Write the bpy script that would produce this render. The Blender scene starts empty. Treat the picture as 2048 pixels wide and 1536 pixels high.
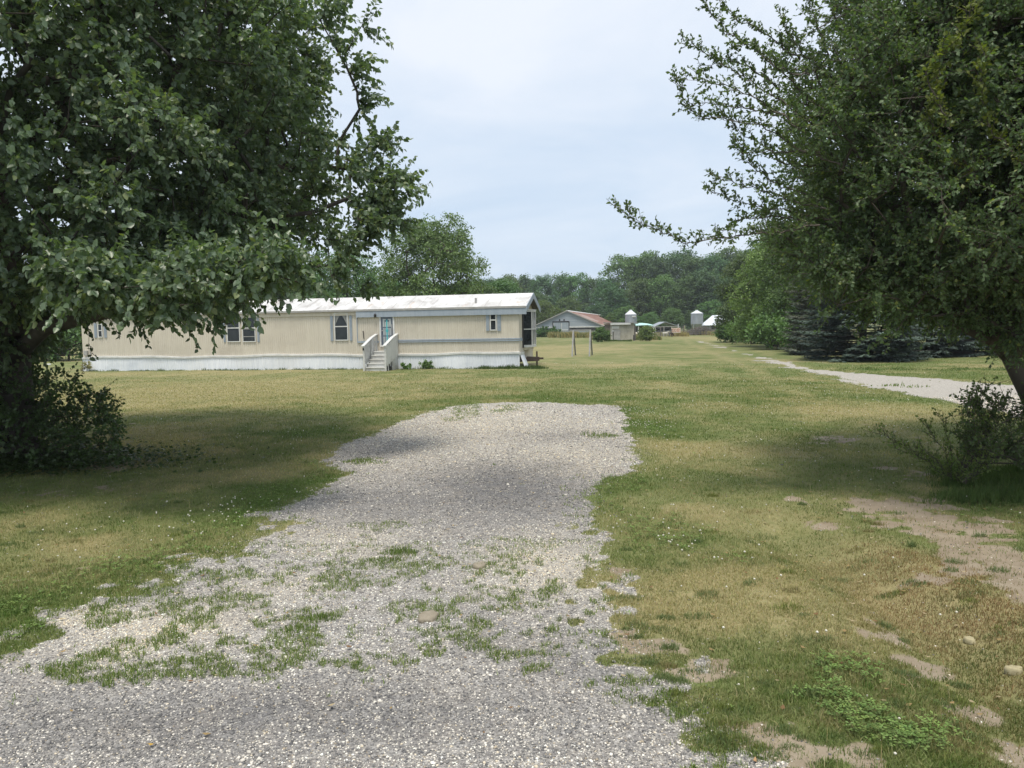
import bpy, bmesh, math, random
import numpy as np
from mathutils import Vector, Matrix
R = math.radians
SC = bpy.context.scene
COL = SC.collection
# ------------------------------------------------------------------ camera
F = 1500.0                     # focal length in pixels of the 2048 px wide photograph
EYE = 2.2
cam = bpy.data.cameras.new('camera')
cam.sensor_width = 36; cam.lens = F / 2048 * 36; cam.clip_start = 0.05; cam.clip_end = 3000
camo = bpy.data.objects.new('camera', cam); COL.objects.link(camo)
CR = (Matrix.Rotation(R(90 - 4.42), 4, 'X') @ Matrix.Rotation(R(-1.0), 4, 'Z'))
camo.matrix_world = Matrix.Translation((0, 0, EYE)) @ CR
SC.camera = camo
# ------------------------------------------------------------------ world, sun, exposure
SUN_EL, SUN_AZ = 72.0, 190.0      # azimuth clockwise from +Y (the view direction): high behind the camera
w = bpy.data.worlds.new('World'); SC.world = w; w.use_nodes = True
nt = w.node_tree; nt.nodes.clear()
def N(t, typ, **kw):
    n = t.nodes.new(typ)
    for k, v in kw.items():
        if k.startswith('i_'):
            n.inputs[k[2:].replace('_', ' ')].default_value = v
        else: setattr(n, k, v)
    return n
L = lambda t, a, b: t.links.new(a, b)
sky = N(nt, 'ShaderNodeTexSky', sky_type='NISHITA', sun_disc=False, sun_elevation=R(SUN_EL), sun_rotation=R(SUN_AZ), air_density=1.2, dust_density=2.5)
tc = N(nt, 'ShaderNodeTexCoord')
sep = N(nt, 'ShaderNodeSeparateXYZ'); L(nt, tc.outputs['Generated'], sep.inputs[0])
zz = N(nt, 'ShaderNodeMath', operation='MAXIMUM'); L(nt, sep.outputs[2], zz.inputs[0]); zz.inputs[1].default_value = 0
za = N(nt, 'ShaderNodeMath', operation='ADD'); L(nt, zz.outputs[0], za.inputs[0]); za.inputs[1].default_value = 0.16
dv = N(nt, 'ShaderNodeVectorMath', operation='DIVIDE'); L(nt, tc.outputs['Generated'], dv.inputs[0])
cb = N(nt, 'ShaderNodeCombineXYZ'); [L(nt, za.outputs[0], cb.inputs[i]) for i in range(3)]; L(nt, cb.outputs[0], dv.inputs[1])
cn = N(nt, 'ShaderNodeTexNoise', i_Scale=0.9, i_Detail=7.0, i_Roughness=0.55, i_Distortion=0.6); L(nt, dv.outputs[0], cn.inputs['Vector'])
cr = N(nt, 'ShaderNodeValToRGB'); L(nt, cn.outputs['Fac'], cr.inputs[0])
cr.color_ramp.elements[0].position = 0.33; cr.color_ramp.elements[0].color = (4.75, 5.7, 6.95, 1)
cr.color_ramp.elements[1].position = 0.66; cr.color_ramp.elements[1].color = (6.75, 7.15, 7.8, 1)
hz = N(nt, 'ShaderNodeMapRange'); L(nt, sep.outputs[2], hz.inputs['Value'])
hz.inputs['From Min'].default_value = 0.0; hz.inputs['From Max'].default_value = 0.34
hz.inputs['To Min'].default_value = 0.55; hz.inputs['To Max'].default_value = 0.0
mh = N(nt, 'ShaderNodeMix', data_type='RGBA'); L(nt, hz.outputs[0], mh.inputs['Factor']); L(nt, cr.outputs[0], mh.inputs['A'])
mh.inputs['B'].default_value = (4.8, 5.9, 7.2, 1)
mx = N(nt, 'ShaderNodeMix', data_type='RGBA'); mx.inputs['Factor'].default_value = 0.93
L(nt, sky.outputs[0], mx.inputs['A']); L(nt, mh.outputs['Result'], mx.inputs['B'])
bg = N(nt, 'ShaderNodeBackground'); bg.inputs['Strength'].default_value = 0.1
L(nt, mx.outputs['Result'], bg.inputs['Color'])
wo = N(nt, 'ShaderNodeOutputWorld'); L(nt, bg.outputs[0], wo.inputs[0])
sl = bpy.data.lights.new('sun', 'SUN'); sl.energy = 2.55; sl.angle = R(16.0); sl.color = (1.0, 0.93, 0.81)
so = bpy.data.objects.new('sun', sl); COL.objects.link(so)
so.rotation_euler = (R(90 - SUN_EL), 0, R(180 - SUN_AZ)); so.location = (0, 0, 50)
SC.view_settings.view_transform = 'Standard'; SC.view_settings.look = 'None'
SC.view_settings.exposure = 0.45; SC.view_settings.gamma = 1.0
SC.render.engine = 'CYCLES'
SC.cycles.max_bounces = 6; SC.cycles.diffuse_bounces = 3; SC.cycles.transmission_bounces = 4; SC.cycles.volume_bounces = 0
SC.cycles.use_denoising = True
# ------------------------------------------------------------------ helpers
CM = np.array(CR.to_3x3())
def ray(px, py):
    return Vector(CM @ np.array([(px - 1024) / F, -(py - 768) / F, -1.0]))
def gp(px, py, z=0.0):
    d = ray(px, py); t = (z - EYE) / d.z
    return Vector((d.x * t, d.y * t, z))
def pt(px, py, Y):
    d = ray(px, py); t = Y / d.y
    return Vector((d.x * t, Y, EYE + d.z * t))
def px_at(x, y, z):             # world -> pixel, for the culling of ground cover
    v = CM.T @ np.array([x, y, z - EYE]); return 1024 - F * v[0] / v[2], 768 + F * v[1] / v[2]

rs = np.random.RandomState(7)
def hash2(ix, iy, seed):
    h = (ix.astype(np.int64) * 374761393 + iy.astype(np.int64) * 668265263 + seed * 974634777) & 0x7fffffff
    h = ((h ^ (h >> 13)) * 1274126177) & 0x7fffffff
    h = (h ^ (h >> 16)) & 0xffff
    return h / 65535.0
def vnoise(x, y, seed=0):
    x = np.asarray(x, float); y = np.asarray(y, float)
    ix = np.floor(x); iy = np.floor(y); fx = x - ix; fy = y - iy
    fx = fx * fx * (3 - 2 * fx); fy = fy * fy * (3 - 2 * fy)
    a = hash2(ix, iy, seed); b = hash2(ix + 1, iy, seed); c = hash2(ix, iy + 1, seed); d = hash2(ix + 1, iy + 1, seed)
    return (a * (1 - fx) + b * fx) * (1 - fy) + (c * (1 - fx) + d * fx) * fy
def fbm(x, y, s=1.0, o=4, seed=0):
    v = 0; a = 0.5; t = 0
    for i in range(o):
        v = v + a * vnoise(np.asarray(x) * s + 17.3 * i, np.asarray(y) * s + 9.1 * i, seed + i); t += a
        a *= 0.5; s *= 2.03
    return v / t
def sst(a, b, x):
    t = np.clip((x - a) / (b - a), 0, 1); return t * t * (3 - 2 * t)

def np_mesh(name, V, faces, mat=None, vcol=None, smooth=False):
    """V (n,3); faces: list of (m,k) int arrays; vcol (n,3) or None"""
    me = bpy.data.meshes.new(name)
    V = np.ascontiguousarray(V, dtype=np.float32)
    me.vertices.add(len(V)); me.vertices.foreach_set('co', V.ravel())
    nl = sum(f.size for f in faces); nf = sum(len(f) for f in faces)
    me.loops.add(nl); me.polygons.add(nf)
    me.loops.foreach_set('vertex_index', np.concatenate([f.ravel() for f in faces]).astype(np.int32))
    tot = np.concatenate([np.full(len(f), f.shape[1], np.int32) for f in faces])
    st = np.concatenate([[0], np.cumsum(tot)[:-1]]).astype(np.int32)
    me.polygons.foreach_set('loop_start', st)
    if smooth: me.polygons.foreach_set('use_smooth', np.ones(nf, bool))
    me.update(calc_edges=True)
    if vcol is not None:
        for k, vc in (vcol.items() if isinstance(vcol, dict) else [('col', vcol)]):
            at = me.color_attributes.new(k, 'FLOAT_COLOR', 'POINT')
            c = np.ones((len(V), 4), np.float32); c[:, :3] = vc
            at.data.foreach_set('color', c.ravel())
    if mat: me.materials.append(mat)
    me.validate(verbose=False)
    return me
def link(name, me, parent=None, loc=None, rot=None):
    o = bpy.data.objects.new(name, me); COL.objects.link(o)
    if parent: o.parent = parent
    if loc is not None: o.location = loc
    if rot is not None: o.rotation_euler = rot
    return o
def tag(o, label=None, cat=None, group=None, kind=None):
    if label: o['label'] = label
    if cat: o['category'] = cat
    if group: o['group'] = group
    if kind: o['kind'] = kind
    return o
def empty(name, loc=(0, 0, 0), rz=0.0):
    o = bpy.data.objects.new(name, None); COL.objects.link(o); o.location = loc; o.rotation_euler = (0, 0, rz)
    o.empty_display_size = 0.3; return o
def copy_tree(o, parent=None):
    c = o.copy(); COL.objects.link(c); c.parent = parent
    for ch in list(o.children): copy_tree(ch, c)
    return c

class MB:
    def __init__(s): s.v = []; s.f = []
    def add(s, vs, fs):
        n = len(s.v); s.v += [tuple(v) for v in vs]; s.f += [tuple(i + n for i in f) for f in fs]; return s
    def box(s, x0, x1, y0, y1, z0, z1, M=None):
        vs = [Vector(p) for p in ((x0,y0,z0),(x1,y0,z0),(x1,y1,z0),(x0,y1,z0),(x0,y0,z1),(x1,y0,z1),(x1,y1,z1),(x0,y1,z1))]
        if M: vs = [M @ v for v in vs]
        return s.add(vs, [(3,2,1,0),(4,5,6,7),(0,1,5,4),(1,2,6,5),(2,3,7,6),(3,0,4,7)])
    def bar(s, a, b, wd, dp):
        """box beam from a to b"""
        a = Vector(a); b = Vector(b); d = b - a; l = d.length
        q = d.to_track_quat('Z', 'Y').to_matrix().to_4x4(); q.translation = a
        return s.box(-wd/2, wd/2, -dp/2, dp/2, 0, l, q)
    def prism(s, poly, y0, y1):
        """poly in (x,z) extruded along y"""
        n = len(poly)
        vs = [(x, y0, z) for x, z in poly] + [(x, y1, z) for x, z in poly]
        fs = [tuple(range(n)), tuple(range(2*n-1, n-1, -1))] + [(i, i+n, (i+1) % n + n, (i+1) % n) for i in range(n)]
        return s.add(vs, fs)
    def tube(s, pts, rad, k=8):
        pts = [Vector(p) for p in pts]
        rad = rad if hasattr(rad, '__len__') else [rad] * len(pts)
        n0 = len(s.v)
        for i, p in enumerate(pts):
            d = (pts[min(i+1, len(pts)-1)] - pts[max(i-1, 0)]).normalized()
            u = d.orthogonal().normalized() if i == 0 else (u - d * u.dot(d)).normalized()
            w_ = d.cross(u)
            for j in range(k):
                a = 2 * math.pi * j / k
                s.v.append(tuple(p + (u * math.cos(a) + w_ * math.sin(a)) * rad[i]))
        for i in range(len(pts) - 1):
            for j in range(k):
                a = n0 + i*k + j; b = n0 + i*k + (j+1) % k
                s.f.append((a, b, b + k, a + k))
        s.f.append(tuple(n0 + j for j in range(k-1, -1, -1))); e = n0 + (len(pts)-1)*k
        s.f.append(tuple(e + j for j in range(k)))
        return s
    def lathe(s, prof, k=20, c=(0, 0)):
        n0 = len(s.v)
        for r, z in prof:
            for j in range(k):
                a = 2*math.pi*j/k; s.v.append((c[0] + r*math.cos(a), c[1] + r*math.sin(a), z))
        for i in range(len(prof)-1):
            for j in range(k):
                a = n0+i*k+j; b = n0+i*k+(j+1) % k; s.f.append((a, b, b+k, a+k))
        s.f.append(tuple(n0+j for j in range(k-1, -1, -1))); e = n0+(len(prof)-1)*k
        s.f.append(tuple(e+j for j in range(k)))
        return s
    def build(s, name, mat, parent=None, loc=None, rot=None, bevel=0, smooth=False):
        me = bpy.data.meshes.new(name); me.from_pydata(s.v, [], s.f)
        bm = bmesh.new(); bm.from_mesh(me)
        if bevel:
            es = [e for e in bm.edges if len(e.link_faces) == 2 and e.calc_face_angle(0) > 0.6]
            bmesh.ops.bevel(bm, geom=es, offset=bevel, segments=1, affect='EDGES', clamp_overlap=True)
        bmesh.ops.recalc_face_normals(bm, faces=bm.faces); bm.to_mesh(me); bm.free()
        if smooth:
            for p in me.polygons: p.use_smooth = True
        me.materials.append(mat); me.update()
        return link(name, me, parent, loc, rot)

# ------------------------------------------------------------------ materials
def new_mat(name):
    m = bpy.data.materials.new(name); m.use_nodes = True; t = m.node_tree; t.nodes.clear()
    out = N(t, 'ShaderNodeOutputMaterial'); b = N(t, 'ShaderNodeBsdfPrincipled'); L(t, b.outputs[0], out.inputs[0])
    return m, t, b, out
def noise(t, scale, detail=4, rough=0.55, vec=None, dist=0.0):
    n = N(t, 'ShaderNodeTexNoise'); n.inputs['Scale'].default_value = scale; n.inputs['Detail'].default_value = detail
    n.inputs['Roughness'].default_value = rough; n.inputs['Distortion'].default_value = dist
    if vec is not None: L(t, vec, n.inputs['Vector'])
    return n.outputs['Fac']
def ramp(t, fac, a, b, ca=(0, 0, 0, 1), cb=(1, 1, 1, 1)):
    r = N(t, 'ShaderNodeValToRGB'); r.color_ramp.elements[0].position = a; r.color_ramp.elements[1].position = b
    r.color_ramp.elements[0].color = ca; r.color_ramp.elements[1].color = cb; L(t, fac, r.inputs[0]); return r.outputs[0]
def mixc(t, fac, a, b):
    m = N(t, 'ShaderNodeMix', data_type='RGBA')
    if isinstance(fac, (int, float)): m.inputs['Factor'].default_value = fac
    else: L(t, fac, m.inputs['Factor'])
    for k, v in (('A', a), ('B', b)):
        if isinstance(v, tuple): m.inputs[k].default_value = v if len(v) == 4 else (*v, 1)
        else: L(t, v, m.inputs[k])
    return m.outputs['Result']
def mth(t, op, a, b=None, c=None):
    m = N(t, 'ShaderNodeMath', operation=op)
    for i, v in enumerate((a, b, c)):
        if v is None: continue
        if isinstance(v, (int, float)): m.inputs[i].default_value = v
        else: L(t, v, m.inputs[i])
    return m.outputs[0]
def mapped(t, scale=(1, 1, 1), coord='Object'):
    c = N(t, 'ShaderNodeTexCoord'); m = N(t, 'ShaderNodeMapping'); m.inputs['Scale'].default_value = scale
    L(t, c.outputs[coord], m.inputs['Vector']); return m.outputs[0]
def bump(t, b, h, strength=0.3, dist=0.01):
    n = N(t, 'ShaderNodeBump'); n.inputs['Strength'].default_value = strength; n.inputs['Distance'].default_value = dist
    L(t, h, n.inputs['Height']); L(t, n.outputs[0], b.inputs['Normal'])
def pmat(name, c1, c2=None, scale=3.0, rough=0.7, stretch=(1, 1, 1), lo=0.35, hi=0.65, metallic=0.0, bmp=0.0, fine=0.0):
    m, t, b, _ = new_mat(name)
    c2 = c2 or tuple(x * 0.8 for x in c1)
    v = mapped(t, stretch); f = noise(t, scale, 6, 0.6, v)
    c = mixc(t, ramp(t, f, lo, hi), c1, c2)
    if fine:
        g = noise(t, scale * 9, 3, 0.6, v); c = mixc(t, mth(t, 'MULTIPLY', ramp(t, g, 0.45, 0.75), fine), c, tuple(x * 0.45 for x in c1))
    L(t, c, b.inputs['Base Color']); b.inputs['Roughness'].default_value = rough; b.inputs['Metallic'].default_value = metallic
    if bmp: bump(t, b, f, bmp, 0.02)
    return m
def leafmat(name, tint=(1, 1, 1), rough=0.5, trans=0.25, spec=0.5, objvar=0.0):
    m, t, b, out = new_mat(name)
    a = N(t, 'ShaderNodeVertexColor', layer_name='col')
    c = a.outputs[0]
    c = mixc(t, 1.0, c, (*tint, 1)) if False else c
    mul = N(t, 'ShaderNodeMix', data_type='RGBA', blend_type='MULTIPLY'); mul.inputs['Factor'].default_value = 1
    L(t, c, mul.inputs['A']); mul.inputs['B'].default_value = (*tint, 1); c = mul.outputs['Result']
    if objvar:
        oi = N(t, 'ShaderNodeObjectInfo'); hs = N(t, 'ShaderNodeHueSaturation')
        L(t, mth(t, 'MULTIPLY_ADD', oi.outputs['Random'], 0.05, 0.475), hs.inputs['Hue'])
        L(t, mth(t, 'MULTIPLY_ADD', oi.outputs['Random'], objvar, 1 - objvar / 2), hs.inputs['Value']); L(t, c, hs.inputs['Color']); c = hs.outputs[0]
    L(t, c, b.inputs['Base Color']); b.inputs['Roughness'].default_value = rough; b.inputs['Specular IOR Level'].default_value = spec
    tr = N(t, 'ShaderNodeBsdfTranslucent')
    tm = N(t, 'ShaderNodeMix', data_type='RGBA', blend_type='MULTIPLY'); tm.inputs['Factor'].default_value = 1
    L(t, c, tm.inputs['A']); tm.inputs['B'].default_value = (1.3, 1.5, 0.5, 1); L(t, tm.outputs['Result'], tr.inputs[0])
    ms = N(t, 'ShaderNodeMixShader'); ms.inputs[0].default_value = trans
    L(t, b.outputs[0], ms.inputs[1]); L(t, tr.outputs[0], ms.inputs[2]); L(t, ms.outputs[0], out.inputs[0])
    return m
M = {}
M['bark'] = pmat('bark', (0.10, 0.085, 0.07), (0.05, 0.042, 0.035), 6, 0.9, (1, 1, 0.25), bmp=0.6)
M['bark_light'] = pmat('bark_light', (0.115, 0.095, 0.075), (0.06, 0.05, 0.04), 6, 0.9, (1, 1, 0.3), bmp=0.5)

# ------------------------------------------------------------------ ground: zones of the lawn, the gravel and the bare earth
def blob(px, py, rx, ry, wgt=1.0):
    c = gp(px, py); a = gp(px, py - ry); b = gp(px, py + ry)
    return (c.x, (a.y + b.y) / 2, rx * c.y / F, max((a.y - b.y) / 2, 0.05), wgt)
PAD = [(800,848),(840,828),(875,820),(930,809),(980,805),(1100,805),(1240,813),(1246,835),(1252,862),(1258,885),(1279,925),(1262,944),(1200,960),(1182,985),(1200,1015),
       (1172,1050),(1185,1100),(1200,1180),(1215,1250),(1260,1310),(1330,1370),(1400,1440),(1450,1500),(1480,1560),(1560,1900),(1500,4000),(-9000,4000),(-9000,1700),(-2500,1500),(-900,1390),
       (-300,1320),(0,1292),(60,1268),(110,1232),(240,1190),(330,1150),(430,1110),(490,1085),(560,1055),(528,1030),(590,1003),(650,975),(700,945),(640,925),(690,890),(750,866)]
PADW = np.array([tuple(gp(*p))[:2] for p in PAD])
def sdf_poly(P, x, y):
    d = np.full(x.shape, 1e9); ins = np.zeros(x.shape, bool)
    n = len(P)
    for i in range(n):
        ax, ay = P[i]; bx, by = P[(i + 1) % n]; ex, ey = bx - ax, by - ay
        t = np.clip(((x - ax) * ex + (y - ay) * ey) / (ex * ex + ey * ey + 1e-9), 0, 1)
        d = np.minimum(d, (x - ax - t * ex) ** 2 + (y - ay - t * ey) ** 2)
        c = ((ay > y) != (by > y)) & (x < ex * (y - ay) / (ey + 1e-12) + ax); ins ^= c
    return np.where(ins, np.sqrt(d), -np.sqrt(d))
# right-hand gravel lane (two edges, far to near)
LANE_L = [(1615,742),(1700,768),(1800,785),(1930,812),(2000,826),(2300,880)]
LANE_R = [(2300,800),(2100,778),(1990,768),(1900,760),(1800,752),(1720,747),(1640,739)]
LANEW = np.array([tuple(gp(*p))[:2] for p in LANE_L + LANE_R])
TRACKS = [([(1370,678),(1385,690),(1440,712),(1500,735),(1560,770),(1700,830),(1900,905)], 0.35), ([(1398,676),(1425,690)], 0.5), ([(1622,741),(1535,720)], 0.6)]
B_ = lambda L_: [blob(*b) for b in L_]
DIRT = B_([(1790,1015,150,26,1.0),(1900,1050,130,28,1.05),(2010,1110,110,34,1.1),(2100,1180,120,60,1.1),(1700,1000,60,14,.6),(1640,1050,60,10,.7),(1760,1265,70,26,.85),(1860,1320,100,30,.85),(1960,1390,90,30,.9),(2050,1470,90,50,1.0),(1600,1500,150,50,1.0),(1480,1450,90,40,.8),(1400,1340,120,22,.9),(1300,1290,90,20,.9),(2040,1180,60,40,.9),(1880,1150,90,16,.55),(1700,1240,80,20,.5),(1330,1290,130,22,.75),(1420,1320,90,22,.7),(1560,1480,120,45,.9),(1480,1530,90,40,.7),(1840,1030,110,30,.95),(1960,1075,90,28,.8),(2030,1130,80,45,.8),(1660,1050,70,16,.7),(1590,1000,60,9,.6),
          (1660,880,60,10,.7),(1780,937,40,9,.8),(1900,960,160,25,.45),(1760,1230,50,40,.6),(1850,1330,80,25,.75),(1950,1400,60,20,.7),(2010,1490,50,40,.95),(1800,1300,120,60,.35),(1260,1190,70,22,.6),(1240,1270,40,22,.8),
          (230,930,110,14,.8),(120,985,120,14,.5),(80,1150,110,25,.45),(160,960,200,30,.35),(1700,995,70,10,.5),(1240,1150,60,40,.35),(310,1000,90,12,.4),(1730,1120,90,20,.4)])
GREEN = B_([(1290,850,55,50,1),(1330,1075,120,45,1),(1230,1010,45,30,.8),(1440,1120,90,25,.8),(1700,1340,90,45,1),(1780,1440,170,75,1),(1500,1400,140,35,.8),(1560,1100,120,30,.5),(1250,1420,0.1,0.1,0),
           (620,950,110,60,1),(480,1050,90,60,1),(360,1100,140,60,.8),(740,880,70,30,.9),(1050,799,260,8,1),(870,812,60,12,1),(560,890,260,36,.75),(1640,880,90,22,.5),(1380,980,110,30,.3),(1250,1230,60,40,.6),(1560,800,120,22,.7),
           (1400,720,60,14,.8),(1600,770,120,14,.7),(1150,760,250,12,.4),(60,1240,60,25,.9),(1220,965,60,18,1),(2000,1000,200,60,.6),(1850,740,200,8,.6),(1250,690,200,4,.5),(1100,712,150,7,.3)])
DRY = B_([(1450,1200,260,70,1),(1640,1250,140,60,.9),(1350,905,90,24,.8),(1500,900,80,15,.4),(400,790,500,36,1),(150,1120,200,50,.7),(60,1050,140,35,.7),(1650,820,180,18,.7),(1560,780,120,10,.5),(1900,1200,200,110,.9),(1500,1030,200,26,.6),
         (200,752,300,7,.8),(1500,985,300,16,.35),(900,775,160,8,.5),(1330,770,60,6,.5),(1150,700,140,9,.8),(1420,676,60,4,.9),(330,850,200,9,.5),(1700,1000,120,40,.4),(1200,730,160,5,.6),(1450,760,200,5,.4)])
DARKG = B_([(1010,985,190,62,1.25),(820,1010,200,40,.8),(900,1000,200,45,.5),(1120,870,80,12,.5),(800,905,110,18,.25),(500,1440,700,75,.85),(300,1450,400,70,.6),(1150,1330,160,80,.5),(1100,965,80,14,.7),(1000,1270,130,60,.35)])
CREAM = B_([(330,1250,180,42,1),(240,1300,90,30,.9),(180,1230,80,22,1),(1090,1130,130,60,1),(960,850,260,50,.85),(1130,910,150,30,.8),(1150,940,110,18,.8),(700,1080,150,35,.6),(1000,830,180,22,.5),(560,1180,120,40,.5),(900,900,250,40,.6),(1180,860,100,40,.6)])
WEED = B_([(690,1345,0.1,.1,0),(480,1330,260,26,.95),(300,1370,0.1,.1,0),(150,1330,110,30,.85),(600,1270,60,40,1),(640,1230,90,30,.85),(790,1115,60,26,1.1),(750,1050,110,9,1),(640,1150,90,30,.55),(420,1150,90,22,.85),(340,1185,120,16,.75),(200,1245,70,14,.8),
           (700,1170,80,18,.8),(860,1090,60,20,.5),(900,1160,90,30,.45),(1190,1110,50,60,.5),(1210,1200,40,60,.6),(490,1195,110,9,.8),(930,822,30,16,1.15),(1015,818,30,8,1.1),(905,838,26,5,1),(1205,872,30,5,1.1),(725,922,32,8,1.2),
           (720,1200,90,20,.6),(860,1200,60,30,.45),(400,1290,120,14,.4),(330,1340,130,28,.9),(1290,1380,70,50,.7),(1160,1060,30,30,.5),(560,1095,90,25,.45),(240,1160,0.1,.1,0),(800,940,0.1,.1,0),(60,1400,60,12,.6),(1440,1420,20,20,1),(1240,1320,50,30,.55)])
def field(bl, x, y, wx=0.0, wy=0.0):
    v = np.zeros(x.shape)
    for cx, cy, ax, ay, wg in bl:
        if wg == 0: continue
        q = ((x + wx - cx) / ax) ** 2 + ((y + wy - cy) / ay) ** 2
        v = np.maximum(v, wg * np.exp(-q * 0.9))
    return v
def zones(x, y):
    s = np.clip(y / 9, 0.5, 4)
    wx = (fbm(x, y, 1.6, 4, 3) - .5) * 0.9 * s * .6; wy = (fbm(x, y, 1.6, 4, 11) - .5) * 0.9 * s * .7
    sd = sdf_poly(PADW, x + wx * .35, y + wy * .35)
    rag = np.where(y < 9, 0.8, 0.22)
    n1 = fbm(x, y, 5.0, 4, 21)
    edge_ = np.where(y < 10, .17, .06); grav = sst(-1, 1, (sd + (n1 - .5) * rag * 2) / edge_)
    sl_ = sdf_poly(LANEW, x + wx * .2, y + wy * .2)
    grav = np.maximum(grav, sst(-0.15, 0.15, sl_ + (n1 - .5) * .9) * (1 - .75 * sst(.56, .68, fbm(x, y * .6, .8, 4, 25)) * sst(.9, .1, sl_)))
    for line, wdt in (([(1398,682),(1430,691),(1475,704),(1530,717)], .55), ([(1540,720),(1620,741)], .3)):
        W_ = [gp(*p) for p in line]
        for a, b in zip(W_[:-1], W_[1:]):
            ex, ey = b.x - a.x, b.y - a.y; t = np.clip(((x - a.x) * ex + (y - a.y) * ey) / (ex * ex + ey * ey), 0, 1); d_ = np.hypot(x - a.x - t * ex, y - a.y - t * ey)
            grav = np.maximum(grav, .8 * sst(wdt, wdt * .4, d_ + (n1 - .5) * 1.2 + (fbm(x, y, .45, 3, 23) - .42) * 2.6)); sl_ = np.maximum(sl_, .5 - d_)
    dirt = field(DIRT, x, y, wx, wy); green = field(GREEN, x, y, wx, wy); dry = field(DRY, x, y, wx, wy)
    dk = field(DARKG, x, y, wx * .5, wy * .5); cr_ = field(CREAM, x, y, wx, wy)
    lane = sst(-.3, .3, sl_)
    cr_ = np.maximum(cr_, lane * .7)
    wd = field(WEED, x, y, wx * .35, wy * .35)
    band = sst(0, .5, sdf_poly(PADW, x, y)) * 0 + np.where((y > 4.4) & (y < 8.4) & (sd > 0), .47, 0) * sst(4.3, 5.0, y) * (1 - sst(7.2, 8.4, y)) * (1 - sst(-.2, 1.6, x))
    wd = np.maximum(wd, band); wd = np.maximum(wd, np.where(y < 11, .46, .2) * np.exp(-(sd / .4) ** 2))
    n2 = fbm(x, y, 3.2, 4, 31); n3 = fbm(x, y, 9.0, 3, 41)
    n4 = fbm(x, y, 22.0, 2, 43)
    weed = sst(0.48, 0.60, wd * 1.05 + (n2 - .5) * 1.0 + (n3 - .5) * .9 + (n4 - .5) * .5)
    big = fbm(x, y, 0.23, 4, 51); mid = fbm(x, y, 0.9, 4, 61)
    green = np.clip(green + sst(.5, .68, big) * .35 + sst(.5, .75, mid) * .35, 0, 1)
    dry = np.clip(dry * 1.0 + sst(.48, .30, big) * .5 + sst(.52, .3, mid) * .45, 0, 1)
    for line, wdt in TRACKS:
        W_ = [gp(*p) for p in line]; dd = np.full(x.shape, 1e9)
        for a, b in zip(W_[:-1], W_[1:]):
            ex, ey = b.x - a.x, b.y - a.y
            t = np.clip(((x - a.x) * ex + (y - a.y) * ey) / (ex * ex + ey * ey), 0, 1)
            dd = np.minimum(dd, np.hypot(x - a.x - t * ex, y - a.y - t * ey))
        k = np.exp(-(dd / (wdt + .1)) ** 2) * sst(.35, .7, mid + .05) * .75
        dry = np.maximum(dry, k); dirt = np.maximum(dirt, k * .35); green = green * (1 - k)
    dirt = sst(.40, .72, dirt * .98 + (n2 - .5) * 1.1 + (n3 - .5) * .8 + (n1 - .5) * .5) * sst(.06, .3, dirt)
    return dict(grav=grav, dirt=dirt, green=green, dry=dry, dark=dk, cream=cr_, weed=weed * (grav > .3), sd=sd)
DIT = [gp(1560, 1060), gp(1720, 1150), gp(1850, 1240), gp(1980, 1370), gp(2150, 1520), gp(2500, 1800)]
def gz(x, y):
    x = np.asarray(x, float); y = np.asarray(y, float)
    dd = np.full(x.shape, 1e9)
    for a, b in zip(DIT[:-1], DIT[1:]):
        ex, ey = b.x - a.x, b.y - a.y
        t = np.clip(((x - a.x) * ex + (y - a.y) * ey) / (ex * ex + ey * ey), 0, 1)
        dd = np.minimum(dd, np.hypot(x - a.x - t * ex, y - a.y - t * ey))
    z = -0.16 * np.exp(-(dd / 0.38) ** 2) * (x > 0)
    z = z + (fbm(x, y, 0.7, 3, 71) - .5) * 0.05 + (fbm(x, y, 5.0, 3, 81) - .5) * 0.025
    z = z + (fbm(x, y, 0.03, 2, 91) - .5) * 0.3 * sst(48, 90, y)
    return z
def steps(*segs):
    out = [segs[0][0]]
    for a, b, s0, s1 in segs:
        v = a
        while v < b:
            v += s0 + (s1 - s0) * (v - a) / (b - a); out.append(min(v, b))
    return np.array(sorted(set(out)))
ys = steps((-12, 2.4, .6, .2), (2.4, 10, .045, .055), (10, 25, .055, .16), (25, 60, .16, .7), (60, 300, .7, 6), (300, 700, 6, 40))
xp = steps((0, 6, .06, .06), (6, 15, .06, .16), (15, 40, .16, .8), (40, 700, .8, 40))
xs = np.concatenate([-xp[::-1][:-1], xp])
GX, GY = np.meshgrid(xs, ys); gx = GX.ravel(); gy = GY.ravel()
Z_ = zones(gx, gy)
nx, ny = len(xs), len(ys)
idx = (np.arange(ny - 1)[:, None] * nx + np.arange(nx - 1)[None, :]).ravel()
GF = np.stack([idx, idx + 1, idx + nx + 1, idx + nx], 1)

m, t, b, _ = new_mat('ground'); M['ground'] = m
v = mapped(t)
va = N(t, 'ShaderNodeVertexColor', layer_name='za'); vb = N(t, 'ShaderNodeVertexColor', layer_name='zb')
sa = N(t, 'ShaderNodeSeparateColor'); L(t, va.outputs[0], sa.inputs[0]); sb = N(t, 'ShaderNodeSeparateColor'); L(t, vb.outputs[0], sb.inputs[0])
n_f = noise(t, 28, 6, .7, v); n_m = noise(t, 3.1, 6, .65, v); n_b = noise(t, .5, 5, .6, v); n_vf = noise(t, 120, 4, .75, v)
gr = mixc(t, ramp(t, n_m, .35, .68), (0.14, 0.185, 0.057), (0.21, 0.22, 0.10))
gr = mixc(t, mth(t, 'MULTIPLY', sa.outputs[2], .8), gr, (0.075, 0.125, 0.024))
dryf = mth(t, 'MULTIPLY', sb.outputs[0], ramp(t, n_f, .15, .6)); gr = mixc(t, dryf, gr, (0.37, 0.31, 0.165))
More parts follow.
